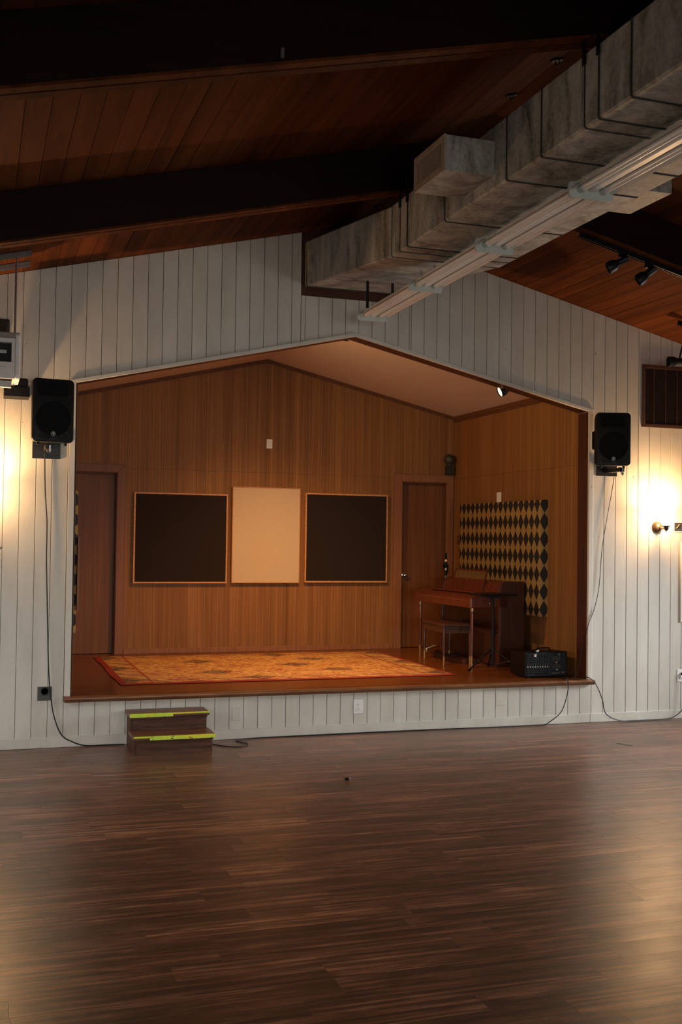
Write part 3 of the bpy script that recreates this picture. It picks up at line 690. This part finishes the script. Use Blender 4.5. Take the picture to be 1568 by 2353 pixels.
for (a, b, c_, d, lab) in ((-1.072, -1.002, .157, .275, 'painted-over cover plate right of the steps below the stage'), (1.435, 1.505, .195, .312, 'painted-over cover plate below the stage under the organ')):
    t = thing('cover_plate', lab, 'cover plate', ((a+b)/2, 0, (c_+d)/2), 0, 'painted blank cover plates'); w, h = b-a, d-c_
    MB().box(-w/2, w/2, -.004, -.0005, -h/2, h/2).build('plate', M_WHITE, t, bevel=.0025)
    MB().cyl((0, -.0055, h*.32), (0, -.004, h*.32), .003, seg=8).build('screw', M_WHITE, t)
t = thing('socket_plate', 'dark square metal plate with a round socket, low left of the stage', 'socket', (-2.631, 0, .44))
MB().box(-.057, .057, -.006, -.0005, -.056, .056).build('plate', M_OLDMETAL, t, bevel=.002)
MB().lathe((0, -.006, .018), (0, -1, 0), [(0, .034), (.004, .034), (.005, .028), (-.003, .024), (-.004, .001)], 22).build('socket', M_GAP, t, smooth=True)
MB().cyl((-.03, -.0075, -.025), (-.03, -.006, -.025), .003, seg=8).cyl((.03, -.0075, -.025), (.03, -.006, -.025), .003, seg=8).build('screw', M_SLOT, t)
t = thing('junction_box', 'open electrical box with loose wire right of the lit sconce', 'junction box', (3.43, 0, 1.893))
MB().box(-.052, .09, -.0025, -.0005, -.043, .043).build('box_back', M_SLOT, t)
f = MB()
for a, b, p, q in ((-.056, -.05, -.047, .047), (.088, .094, -.047, .047), (-.056, .094, .042, .047), (-.056, .094, -.047, -.042)): f.box(a, b, -.008, -.0005, p, q)
for i in range(12):
    for sz in (-.05, .05): f.cyl((-.045+i*.012, -.006, sz), (-.045+i*.012, -.001, sz), .003, seg=6)
f.build('box_rim', M_PLATE, t)
MB().tube(spline([(-.03, -.006, -.015), (-.015, -.014, .0), (.0, -.012, .02), (.02, -.006, .028)]), .004).build('wire', M_PINE, t)
t = thing('wall_cabinet', 'white flat panel fixed to the boards at the right edge', 'panel', (3.70, 0, .947))
MB().box(-.245, .2, -.018, -.0005, 0, .80).build('panel_body', M_PLATE, t, bevel=.004)
MB().box(-.225, .18, -.021, -.018, .02, .78).build('panel_door', M_PLATE, t, bevel=.002)

# ---------------------------------------------------------------- brown return air vent on the right
v0 = (2.995, 3.80, 2.870, 3.488); vt = thing('wall_vent', 'large brown louvred air vent high on the right wall', 'vent', (v0[0], 0, v0[2])); w, h = v0[1]-v0[0], v0[3]-v0[2]
MB().box(.03, w-.03, -.004, -.0005, .03, h-.03).build('vent_back', M_GAP, vt)
f = MB()
for a, b, p, q in ((0, .035, 0, h), (w-.035, w, 0, h), (.035, w-.035, 0, .035), (.035, w-.035, h-.035, h)): f.box(a, b, -.02, -.0005, p, q)
f.build('vent_frame', M_VENT, vt, bevel=.003)
for i in range(1, 6): MB().box(i*.134-.004, i*.134+.004, -.017, -.004, .035, h-.035).build('mullion', M_VENT, vt)
n = 44; pr_ = None
for i in range(n):
    z = .04+i*(h-.08)/(n-1)
    if pr_ is None:
        pr_ = MB().prism([(-.016, -.0036), (-.013, -.0036), (-.005, .0036), (-.008, .0036)], 'x', .035, w-.035).build('slat', M_VENT, vt)
        pr_.location.z = z
    else:
        o = pr_.copy(); C.objects.link(o); o.location.z = z
sc = MB()
for p in ((.07, .015), (.07, h-.012), (.012, h*.5)): sc.cyl((p[0], -.0225, p[1]), (p[0], -.019, p[1]), .004, seg=8)
sc.build('screw', M_CHROME, vt)

# ---------------------------------------------------------------- wall sconces (lit)
def sconce(lab, x, z, energy):
    t = thing('wall_sconce', lab, 'sconce', (x, 0, z), 0, 'lit wall sconces')
    MB().lathe((0, -.0005, 0), (0, -1, 0), [(0, .060), (.006, .060), (.012, .056), (.03, .047), (.045, .030), (.052, .010)], 24).build('backplate', M_BRONZE, t, smooth=True)
    MB().tube(spline([(0, -.05, 0), (0, -.095, -.012), (0, -.14, -.006), (0, -.155, .0)]), .008).build('arm', M_BRONZE, t, smooth=True)
    MB().lathe((0, -.155, -.05), (0, 0, 1), [(0, .002), (.004, .005), (.014, .004), (.018, .014), (.035, .024), (.052, .027), (.055, .036), (.066, .037), (.067, .02)], 20).build('socket_cup', M_BRONZE, t, smooth=True)
    MB().lathe((0, -.155, .010), (0, 0, 1), [(0, .024), (.02, .030), (.06, .046), (.10, .060), (.135, .076), (.139, .0765), (.135, .074), (.10, .057), (.06, .043), (.02, .027)], 26, cap=False).build('glass_shade', M_SHADE, t, smooth=True)
    l = bpy.data.lights.new('sconce_bulb', 'POINT'); l.energy = energy; l.color = (1, .56, .25); l.shadow_soft_size = .035
    o = bpy.data.objects.new('sconce_bulb', l); C.objects.link(o); o.parent = t; o.location = (0, -.155, .11)
    return t
sconce('lit bronze wall sconce with glass shade under the brown vent', 3.181, 1.886, 98)
sconce('lit bronze wall sconce below the hanging heater, just past the left edge', -3.19, 1.99, 98)

# ---------------------------------------------------------------- steps
sp = thing('stage_steps', 'small two-tread wooden steps with fluorescent yellow edges before the stage', 'steps', (-1.655, -.02, 0))
MB().box(-.30, .30, -.475, -.455, 0, .12).build('riser', M_STEP, sp); MB().box(-.30, .30, -.235, -.215, .15, .26).build('riser', M_STEP, sp)
for sx in (-1, 1):
    MB().prism([(0, 0), (-.455, 0), (-.455, .12), (-.215, .12), (-.215, .26), (0, .26)], 'x', sx*.30-.012, sx*.30+.012).build('side_board', M_STEP, sp)
for y0, y1, z in ((-.52, -.205, .150), (-.265, .0, .290)):
    hw = .326
    tr_ = MB().prism([(y0, z-.008), (y0+.004, z-.001), (y0+.012, z), (y1, z), (y1, z-.03), (y0+.012, z-.03), (y0+.002, z-.024)], 'x', -hw, hw).build('tread', M_TREAD, sp, bevel=.002)
    MB().box(-.312, .312, y0+.02, y0+.045, z-.045, z-.03).build('cove_strip', M_STEP, sp)
    tp = MB(); R_ = random.Random(3 if z < .2 else 8); full = (-.20, hw) if z < .2 else (-hw, .02)
    N = 26
    for i in range(N):
        a = -hw+2*hw*i/N; b = a+2*hw/N; zz = z-.0275 if full[0]-.01 <= a < full[1] else z-.006-.002*R_.random()
        tp.prism([(y0-.0012, zz), (y0-.0012, z-.008), (y0+.0033, z+.0002), (y0+.012, z+.0012), (y0+.022, z+.0012), (y0+.022, z+.0002), (y0+.012, z-.0003), (y0+.004, z-.0015), (y0+.0005, z-.009), (y0+.0005, zz)], 'x', a, b)
    tag(tp.build('edge_tape', M_TAPE, tr_), 'chipped fluorescent yellow-green edge tape')

# ---------------------------------------------------------------- cables in the hall
def cable(lab, pts, r=.0045, n=8):
    return tag(MB().tube(spline(pts, n), r, 8).build('cable', M_CABLE, smooth=True), lab, 'cable', 'black cables')
def W_(l, y): return [tuple(on(px, py, 1, y)) for px, py in l]
def F_(l, z): return [tuple(on(px, py, 2, z)) for px, py in l]
pl = W_([(104, 1040), (103, 1058), (104, 1130), (108, 1200), (107, 1290), (109, 1400), (112, 1540), (117, 1600), (124, 1645), (141, 1688), (165, 1704)], -.022)
pl = [(x, y, max(z, .012)) for x, y, z in pl]; e = pl[-1]
cable('black speaker cable hanging from the left loudspeaker down to the steps', pl+[(-2.30, -.03, .010), (-2.12, -.035, .008), (-1.99, -.05, .008)], .005)
pr2 = W_([(1412, 1096), (1405, 1140), (1394, 1200), (1384, 1265), (1377, 1350), (1366, 1400), (1356, 1425)], -.022)
cable('thin black speaker cable hanging from the right loudspeaker into the stage opening', pr2+[(OX1-.012, -.02, .90), (OX1-.014, .04, .80), (OX1-.03, .07, .6), (OX1-.05, .09, .45), (OX1-.08, .12, S+.006)], .0035)
fpts = [(-1.322, -.17, .006), (-1.28, -.218, .006), (-1.196, -.33, .006), (-1.09, -.385, .006), (-1.02, -.33, .006), (-1.0, -.24, .006), (-1.06, -.13, .006), (-1.02, -.07, .006), (-.82, -.035, .007), (-.33, -.03, .008), (.4, -.028, .008), (1.0, -.035, .007), (1.5, -.055, .006), (1.75, -.05, .006), (1.9, -.07, .01)]
a_ = W_([(1262, 1660), (1290, 1636), (1303, 1600), (1307, 1572), (1303, 1560)], -.095)
cable('black mixer cable dropping from the stage and running along the wall to the steps', fpts+a_+[(2.13, -.07, S+.012), (2.17, -.02, S+.006), (2.2, .08, S+.006)], .0045)
b_ = W_([(1350, 1556), (1368, 1569), (1384, 1605), (1391, 1636), (1408, 1650), (1440, 1655)], -.095)
cable('black cable leaving the stage corner and curling along the right wall base', [(2.22, .11, S+.006), (2.28, .06, S+.006), (2.33, -.03, S+.01)]+b_[:-1]+[(2.78, -.08, .008), (3.0, -.075, .007), (3.2, -.075, .008), (3.35, -.07, .03), (3.46, -.06, .12), (3.49, -.05, .3), (3.481, -.045, .43)], .005)
t = thing('rubber_stopper', 'tiny black rubber stopper lying on the hall floor', 'stopper', tuple(on(798, 1793, 2, 0)))
MB().lathe((0, 0, 0), (0, 0, 1), [(0, .012), (.004, .017), (.012, .018), (.018, .012), (.02, .003)], 14).build('cap', M_BLACK, t, smooth=True); MB().cyl((.012, 0, .01), (.026, .006, .012), .006).build('nib', M_STEEL, t)
p0, p1 = on(1419, 1708, 2, 0), on(1452, 1714, 2, 0)
d_ = (p1-p0); n_ = Vector((-d_.y, d_.x, 0)).normalized()*.02
m = MB().loft([[p0-n_+Vector((0, 0, h)), p0+n_+Vector((0, 0, h)), p1+n_+Vector((0, 0, h)), p1-n_+Vector((0, 0, h))] for h in (.0003, .0015)])
tag(m.build('floor_tape', M_OLDMETAL), 'short grey strip of tape on the floor at the right', 'tape')

# ================================================================== things on the stage
rg = thing('area_rug', 'red and gold patterned oriental rug on the stage floor', 'rug', (-.335, 1.66, S))
m = MB(); nx, ny = 66, 40; RW, RD = 1.625, 1.125; V = []
R_ = random.Random(5)
for j in range(ny+1):
    for i in range(nx+1):
        u, w = -1+2*i/nx, -1+2*j/ny
        x = u*RW+(.006*math.sin(w*5)+.002*math.sin(w*17))*(abs(u) > .98); y = w*RD+(.006*math.sin(u*14))*(abs(w) > .98)
        if u > .9 and w < -.9: y += .02*(u-.9)*10
        z = .010+.003*math.sin(u*5+w*3)*math.sin(w*4)+.002*math.sin(u*19)*(w*w)+(.012*max(0, (u-.93)/.07)*(1 if w < -.8 else .2))
        if abs(u) == 1 or abs(w) == 1: z = .004
        V.append((x, y, max(z, .003)))
for j in range(ny):
    for i in range(nx):
        a = j*(nx+1)+i; m.f.append([a, a+1, a+nx+2, a+nx+1])
m.v = V
o = m.build('pile', M_RUG, rg, smooth=True); sd = o.modifiers.new('thick', 'SOLIDIFY'); sd.thickness = .003; sd.offset = 1

# framed fabric panels on the back wall
def wall_panel(lab, x0, x1, z0, z1, cloth, fw_=.018, dp=.055, tilt=0):
    t = thing('acoustic_panel', lab, 'panel', ((x0+x1)/2, B-.001, (z0+z1)/2), 0, 'framed fabric panels on the stage back wall'); t.rotation_euler = (0, tilt, 0); w, h = (x1-x0)/2, (z1-z0)/2
    MB().box(-w+fw_*.9, w-fw_*.9, -dp+.006, -.002, -h+fw_*.9, h-fw_*.9).build('fabric', cloth, t)
    for a, b, p, q in ((-w, -w+fw_, -h, h), (w-fw_, w, -h, h), (-w+fw_, w-fw_, -h, -h+fw_), (-w+fw_, w-fw_, h-fw_, h)):
        MB().box(a, b, -dp, 0, p, q).build('frame_rail', M_PINE, t, bevel=.0015)
yp = B-.055
def pp(px, py): q = on(px, py, 1, yp); return q.x, q.z
for lab, a, b, cl in (('black fabric panel in a pine frame, left of the cream panel', (309, 1131), (521.5, 1340.5), M_BURLAP), ('cream fabric panel in a pine frame between two black panels', (535.5, 1118), (688.5, 1340), M_LINEN), ('black fabric panel in a pine frame, right of the cream panel', (703, 1133), (890, 1338.5), M_BURLAP)):
    x0, z1 = pp(*a); x1, z0 = pp(*b); z1b = pp(b[0], a[1]+4)[1]
    wall_panel(lab, x0, x1, z0, (z1+z1b)/2, cl, .018 if cl is M_BURLAP else .010)
# harlequin panels on the side walls
def harl(lab, xw, sg, y0, y1, z0, z1, dp):
    t = thing('harlequin_panel', lab, 'panel', (xw, (y0+y1)/2, (z0+z1)/2), 0, 'harlequin fabric panels on the stage side walls'); w, h = (y1-y0)/2, (z1-z0)/2
    m = MB().loft([[(x*-sg, yy, zz) for yy, zz in rrect(2*w-2*i, 2*h-2*i, .012)] for x, i in ((.001, 0), (dp-.02, 0), (dp-.006, .005), (dp, .02))])
    m.build('fabric', M_HARL, t, smooth=True)
harl('black and gold diamond fabric panel on the right stage wall behind the organ', WR, 1, .765, 2.735, .953, 2.162, .088)
harl('black and gold diamond fabric panel on the left stage wall, seen edge-on', WL, -1, .937, 2.263, .84, 2.14, .088)
t = thing('framed_board', 'thin dark framed board on the left stage wall, seen edge-on', 'frame', (WL+.089, 1.235, 1.05))
MB().box(.0, .016, -.30, .30, .0, .66).build('board', M_ORGAND, t); MB().box(.0, .019, .30, .315, .0, .66).box(.0, .019, -.315, -.30, .0, .66).build('frame_edge', M_CASING, t)
# switch and plate on the right wall
t = thing('switch_plate', 'brown light switch plate beside the right stage door', 'switch', (WR, 2.925, 1.735), 0)
MB().box(-.006, -.0005, -.055, .055, -.055, .055).build('plate', M_CROWN, t, bevel=.002)
for sy in (-.022, .022): MB().box(-.014, -.006, sy-.005, sy+.005, -.012, .012).build('toggle', M_CASING, t)
t = thing('blank_plate', 'pale blank plate just above the diamond panel on the right stage wall', 'cover plate', (WR, 1.87, 2.222), 0)
MB().box(-.007, -.0005, -.052, .052, -.058, .058).build('plate', M_PLATE, t, bevel=.002); MB().cyl((-.009, 0, .03), (-.007, 0, .03), .003, seg=8).build('screw', M_STEEL, t)
# finial
t = thing('ball_finial', 'dark ball on a square block above the right stage door', 'finial', (2.315, B-.05, DZ+.0985))
MB().box(-.05, .05, -.045, .045, 0, .012).box(-.042, .042, -.040, .045, .012, .115).build('block', M_GAP, t, bevel=.006)
MB().lathe((0, 0, .112), (0, 0, 1), [(0, .03), (.006, .036)]+[(.075-.068*math.cos(a), .068*math.sin(a)) for a in [math.pi*k/12 for k in range(2, 13)]], 24).build('ball', M_OLDMETAL, t, smooth=True)

# ---------------------------------------------------------------- organ and bench
og = thing('electric_organ', 'dark mahogany spinet organ with music rack against the right stage wall', 'organ', (1.622, 1.68, S), math.radians(3.4))
HY = .655
MB().prism([(0, .620), (0, .715), (.008, .728), (.03, .738), (.12, .762), (.44, .766), (.44, .620)], 'y', -HY, HY).build('keyboard_case', M_ORGAN, og, bevel=.006)
MB().box(-.0025, 0, -.50, .50, .692, .6955).build('metal_strip', M_CHROME, og)
MB().prism([(.10, .7665), (.38, .7665), (.38, .776), (.11, .776)], 'y', -.56, .47).build('lid', M_ORGAN, og, bevel=.003)
case = [(.345, .03), (.64, .03), (.64, .893), (.42, .893), (.395, .885), (.372, .866), (.355, .838), (.345, .80)]
MB().prism([(x+.008 if x < .5 else x, z-.006 if z > .1 else z) for x, z in case], 'y', -HY+.022, HY-.022).build('upper_case', M_ORGAN, og, smooth=True)
for a, b in ((-HY, -HY+.022), (HY-.022, HY)):
    MB().prism(case, 'y', a, b).build('side_panel', M_ORGAND, og, bevel=.003)
for a in (-HY, HY-.022): MB().box(.33, .346, a, a+.022, .03, .62).build('front_post', M_ORGAN, og)
MB().box(.352, .358, -HY+.022, HY-.022, .06, .62).build('knee_panel', M_ORGAND, og)
MB().box(.30, .66, -HY-.01, HY+.01, 0, .03).build('plinth', M_ORGAND, og, bevel=.003)
# music rack leaning on the case
rk = MB().box(-.006, .006, -.32, .40, 0, .13); Mr = Matrix.Translation((.335, .02, .772)) @ Matrix.Rotation(math.radians(16), 4, 'Y'); rk.rot(Mr); rk.build('music_rack', M_ORGAN, og)
fr = MB().box(-.007, .007, -.32, -.305, .13, .235).box(-.007, .007, .385, .40, .13, .235).box(-.007, .007, -.32, .40, .222, .236); fr.rot(Mr); rf = fr.build('rack_frame', M_ORGAN, og)
gg = MB()
for i in range(46): gg.box(-.002, .002, -.30+i*.015-.0015, -.30+i*.015+.0015, .13, .222)
for i in range(9): gg.box(-.003, .001, -.305, .385, .132+i*.0105-.0012, .132+i*.0105+.0012)
gg.rot(Mr); tag(gg.build('cane_grille', M_BRASS, og), kind='stuff')
for sy in (-1, 1):
    MB().cyl((.045, sy*.605, .62), (.045, sy*.605, .12), .021, .014).build('leg', M_ORGAN, og, smooth=True)
    MB().cyl((.045, sy*.605, .12), (.045, sy*.605, 0), .0135, .0105).build('leg_tip', M_BRASS, og, smooth=True)
    MB().cyl((.045, sy*.605, .62), (.045, sy*.605, .585), .0225, .0215).build('leg_ferrule', M_BRASS, og, smooth=True)
MB().box(.12, .33, -.30, .42, .0, .05).build('pedal_base', M_ORGAND, og, bevel=.004)
for i in range(12): MB().box(.06, .20, .36-i*.055-.010, .36-i*.055+.010, .05, .062).build('pedal', M_ORGAND, og)
bn = thing('organ_bench', 'dark wooden bench with brass-tipped legs in front of the organ', 'bench', (1.69, 1.68, S), math.radians(-3.8))
MB().box(-.175, .175, -.345, .345, .405, .435).build('seat', M_BENCH, bn, bevel=.006)
for a in (-1, 1): MB().box(a*.15-.009, a*.15+.009, -.31, .31, .335, .405).build('apron', M_BENCH, bn); MB().box(-.15, .15, a*.315-.009, a*.315+.009, .335, .405).build('apron', M_BENCH, bn)
for sx in (-1, 1):
    for sy in (-1, 1):
        MB().cyl((sx*.147, sy*.31, .40), (sx*.147, sy*.31, .09), .019, .013).build('leg', M_BENCH, bn, smooth=True)
        MB().cyl((sx*.147, sy*.31, .09), (sx*.147, sy*.31, 0), .0125, .010).build('leg_tip', M_BRASS, bn, smooth=True)
p0, p1 = on(980, 1491, 2, S+.012), on(1011, 1480.5, 2, S+.012)
tag(MB().cyl(p0, p1, .011).build('white_rod', M_PLATE), 'white rod lying on the stage floor behind the bench', 'rod')
# microphone stand behind the organ
q = on(1025, 1300, 1, 2.56); ms = thing('microphone_stand', 'black microphone stand poking up behind the organ by the door', 'microphone stand', (q.x, q.y, S))
MB().lathe((0, 0, 0), (0, 0, 1), [(0, .12), (.012, .12), (.02, .10), (.022, .012)], 22).build('base', M_BLACKM, ms, smooth=True)
MB().cyl((0, 0, .02), (0, 0, .90), .010).build('pole', M_CHROME, ms)
zt = on(1025, 1271, 1, 2.56).z-S
MB().cyl((0, 0, .90), (0, 0, zt-.20), .016).build('sleeve', M_BLACK, ms); MB().cyl((0, 0, zt-.20), (0, 0, zt-.165), .010).build('pole_tip', M_PLATE, ms)
MB().cyl((-.028, 0, zt-.15), (.030, 0, zt-.15), .017).cyl((0, 0, zt-.175), (0, 0, zt-.10), .018).box(-.034, -.02, -.01, .01, zt-.19, zt-.13).build('clutch', M_BLACK, ms)
MB().cyl((.024, 0, zt-.24), (.024, 0, zt-.17), .009).build('short_arm', M_BLACK, ms); MB().cyl((0, 0, zt-.10), (0, 0, zt-.075), .012).build('collar', M_PLATE, ms)
MB().cyl((0, 0, zt-.075), (0, 0, zt), .012, .014).build('boom_end', M_BLACK, ms)
# tripod stand with flat tray
yt = .86; q = on(1133, 1450, 1, yt); tp = thing('tripod_stand', 'black tripod stand with a flat tray top in front of the organ', 'stand', (q.x, yt, S))
z_ = lambda py: on(1133, py, 1, yt).z-S
ztop, zc, zl = z_(1366), z_(1492), z_(1529)
zc = max(zc, .16)
MB().box(-.215, .215, -.13, .13, ztop-.010, ztop+.010).build('tray', M_BLACK, tp, bevel=.006)
MB().box(-.05, .05, -.05, .05, ztop-.035, ztop-.010).box(-.045, -.03, -.02, .02, ztop-.06, ztop-.03).build('tray_mount', M_BLACKM, tp)
MB().cyl((0, 0, ztop-.035), (0, 0, .36), .012).build('inner_pole', M_BLACKM, tp); MB().cyl((0, 0, .38), (0, 0, max(zl, .035)), .017).build('outer_pole', M_BLACKM, tp)
MB().cyl((0, 0, .34), (0, 0, .41), .022).cyl((.02, 0, .375), (.05, 0, .375), .008).build('collar', M_BLACKM, tp)
MB().cyl((0, 0, zc-.018), (0, 0, zc+.018), .026).build('leg_hub', M_BLACKM, tp)
MB().cyl((-.02, 0, ztop-.09), (-.04, 0, ztop-.09), .009).build('knob', M_CHROME, tp)
f1 = on(1077, 1541, 2, S+.01)-Vector((q.x, yt, S)); R = f1.xy.length; a0 = math.atan2(f1.y, f1.x)
for k in range(3):
    a = a0+k*math.radians(120); d = Vector((math.cos(a), math.sin(a), 0)); e = d*R+Vector((0, 0, .012))
    lg = MB().cyl(d*.022+Vector((0, 0, zc)), e, .009, .008).build('leg', M_BLACKM, tp); MB().cyl(e-d*.03+Vector((0, 0, .012)), e, .012, .012).build('rubber_foot', M_BLACK, lg)
    mid = (d*.022+Vector((0, 0, zc))).lerp(e, .55)
    MB().cyl((0, 0, .05), mid, .005).build('brace', M_BLACKM, tp); MB().cyl(mid-Vector((0, 0, .006)), mid+Vector((0, 0, .006)), .009).build('rivet', M_CHROME, tp)
# powered mixer
mx_ = thing('powered_mixer', 'black box mixer with rows of knobs at the front right of the stage', 'mixer', (2.075, .19, S), math.radians(-2))
MB().prism([(0, .012), (.012, .25), (.33, .238), (.33, .012)], 'x', -.228, .228).build('case', M_BLACK, mx_, bevel=.006)
M_FACE = plain('mixer_face', (.010, .012, .017), .45, spec=.3)
fc = MB().prism([(-.0025, .022), (.0085, .238), (.012, .238), (.001, .022)], 'x', -.214, .214).build('control_face', M_FACE, mx_)
fy = lambda z: -.0025+(z-.022)*.011/.216
kn = MB(); kw = MB(); kr = MB(); kd = MB()
for i in range(9):
    x = -.200+i*.0265
    for j in range(8):
        z = .214-j*.0215; tgt = kw if j == 5 else (kr if j == 4 else kn)
        tgt.cyl((x, fy(z), z), (x, fy(z)-.008, z), .0062, .0048, seg=8)
        kd.box(x-.001, x+.001, fy(z)-.0088, fy(z)-.0078, z, z+.005)
    z = .04
    kn.cyl((x, fy(z), z), (x, fy(z)-.003, z), .009, .0085, seg=10)
for m_, nm, mt in ((kn, 'knobs', M_BLACK), (kw, 'fader_caps', M_PLATE), (kr, 'trim_knobs', plain('dark_red_knob', (.08, .02, .02), .5)), (kd, 'knob_pointers', M_STEEL)): tag(m_.build(nm, mt, fc), kind='stuff')
eq = MB()
for zz in (.182, .108):
    eq.box(.062, .150, fy(zz)-.003, fy(zz)+.001, zz-.022, zz+.022)
eqp = eq.build('equaliser_panel', M_SLOT, fc)
sl = MB()
for zz in (.182, .108):
    for i in range(9): sl.box(.066+i*.0095, .068+i*.0095, fy(zz)-.0045, fy(zz)-.002, zz-.018, zz+.018).box(.064+i*.0095, .070+i*.0095, fy(zz)-.007, fy(zz)-.003, zz-.003+.006*math.sin(i), zz+.003+.006*math.sin(i))
tag(sl.build('equaliser_sliders', M_OLDMETAL, fc), kind='stuff')
jk = MB()
for i in range(4): jk.ring((.068+i*.02, fy(.045)-.002, .045), (0, 1, 0), .006, .0015, 12, 5)
for i in range(2): jk.ring((.165+i*.02, fy(.05)-.002, .05), (0, 1, 0), .007, .0015, 12, 5)
jk.ring((.135, fy(.222)-.002, .222), (0, 1, 0), .008, .002, 14, 5); jk.build('jacks', M_STEEL, fc)
MB().cyl((.105, fy(.146), .146), (.105, fy(.146)-.008, .146), .009, .008).build('level_knob', plain('pink_knob', (.45, .2, .2), .5), fc)
MB().box(.105, .117, fy(.075)-.004, fy(.075), .07, .082).build('button', M_PLATE, fc)
MB().tube(spline([(-.06, .06, .252), (-.06, .08, .275), (.06, .08, .278), (.06, .06, .252)]), .008).build('handle', M_BLACK, mx_)
for sx in (-.18, .18):
    for sy in (.03, .29): MB().cyl((sx, sy, 0), (sx, sy, .013), .014).build('rubber_foot', M_BLACK, mx_)
t = thing('audio_cable', 'short audio cable with two pale plugs draped over the mixer', 'cable', (2.0, .17, S+.25))
MB().tube(spline([(.06, .08, .006), (.02, .05, .012), (-.03, .02, .010), (-.055, -.012, -.006), (-.07, -.02, -.03), (-.05, -.026, -.06)]), .0035).build('cord', M_CABLE, t)
MB().cyl((-.012, .03, .012), (-.04, .008, .008), .009).build('plug', M_PLATE, t); MB().cyl((-.068, -.016, -.018), (-.074, -.02, -.042), .010).build('plug', M_PLATE, t)

# ---------------------------------------------------------------- stage lamps (lit)
def stage_lamp(lab, mount, head, aim, energy, size, blend, k=1.0, col=(1, .47, .145)):
    mount, head = Vector(mount), Vector(head); d = (Vector(aim)-head).normalized()
    t = thing('stage_lamp', lab, 'spotlight', mount, 0, 'lit stage lamps'); h = head-mount
    MB().cyl((0, .0, 0), (0, .012, 0), .035).build('mount_plate', M_BLACKM, t)
    MB().tube([(0, .012, 0), (0, h.y*.6, h.z*.2), tuple(h-d*.05*k)], .008).build('arm', M_BLACKM, t)
    MB().lathe(h-d*.11*k, d, [(0, .02*k), (.01*k, .03*k), (.045*k, .034*k), (.075*k, .05*k), (.125*k, .056*k), (.13*k, .054*k), (.122*k, .050*k)], 24, cap=False).build('lamp_can', M_BLACKM, t, smooth=True)
    MB().lathe(h+d*.006*k, d, [(0, .051*k), (.003*k, .048*k), (.006*k, .002)], 24).build('lens', M_LENS, t, smooth=True)
    l = bpy.data.lights.new('stage_bulb', 'SPOT'); l.energy = energy; l.color = col; l.spot_size = math.radians(size); l.spot_blend = blend; l.shadow_soft_size = .045
    o = bpy.data.objects.new('stage_bulb', l); C.objects.link(o); o.parent = t; o.location = h+d*.03
    o.rotation_euler = d.to_track_quat('-Z', 'Y').to_euler(); return t
hd = on(1152, 899, 1, .30)
stage_lamp('lit black stage lamp under the right slope of the stage opening', (hd.x+.09, .187, hd.z+.06), hd, (hd.x-1, hd.y+.12, hd.z-.45), 60, 122, .5)
stage_lamp('lit stage lamp tucked behind the left slope of the stage opening', (-1.72, .187, 3.36), (-1.66, .31, 3.33), (2.3, 1.5, 1.5), 185, 110, .9, 1.0, (1, .60, .30))
stage_lamp('lit stage lamp tucked behind the peak of the stage opening', (.0, .187, 3.66), (0.01, .33, 3.595), (-.05, 1.95, .4), 390, 98, 1.0)
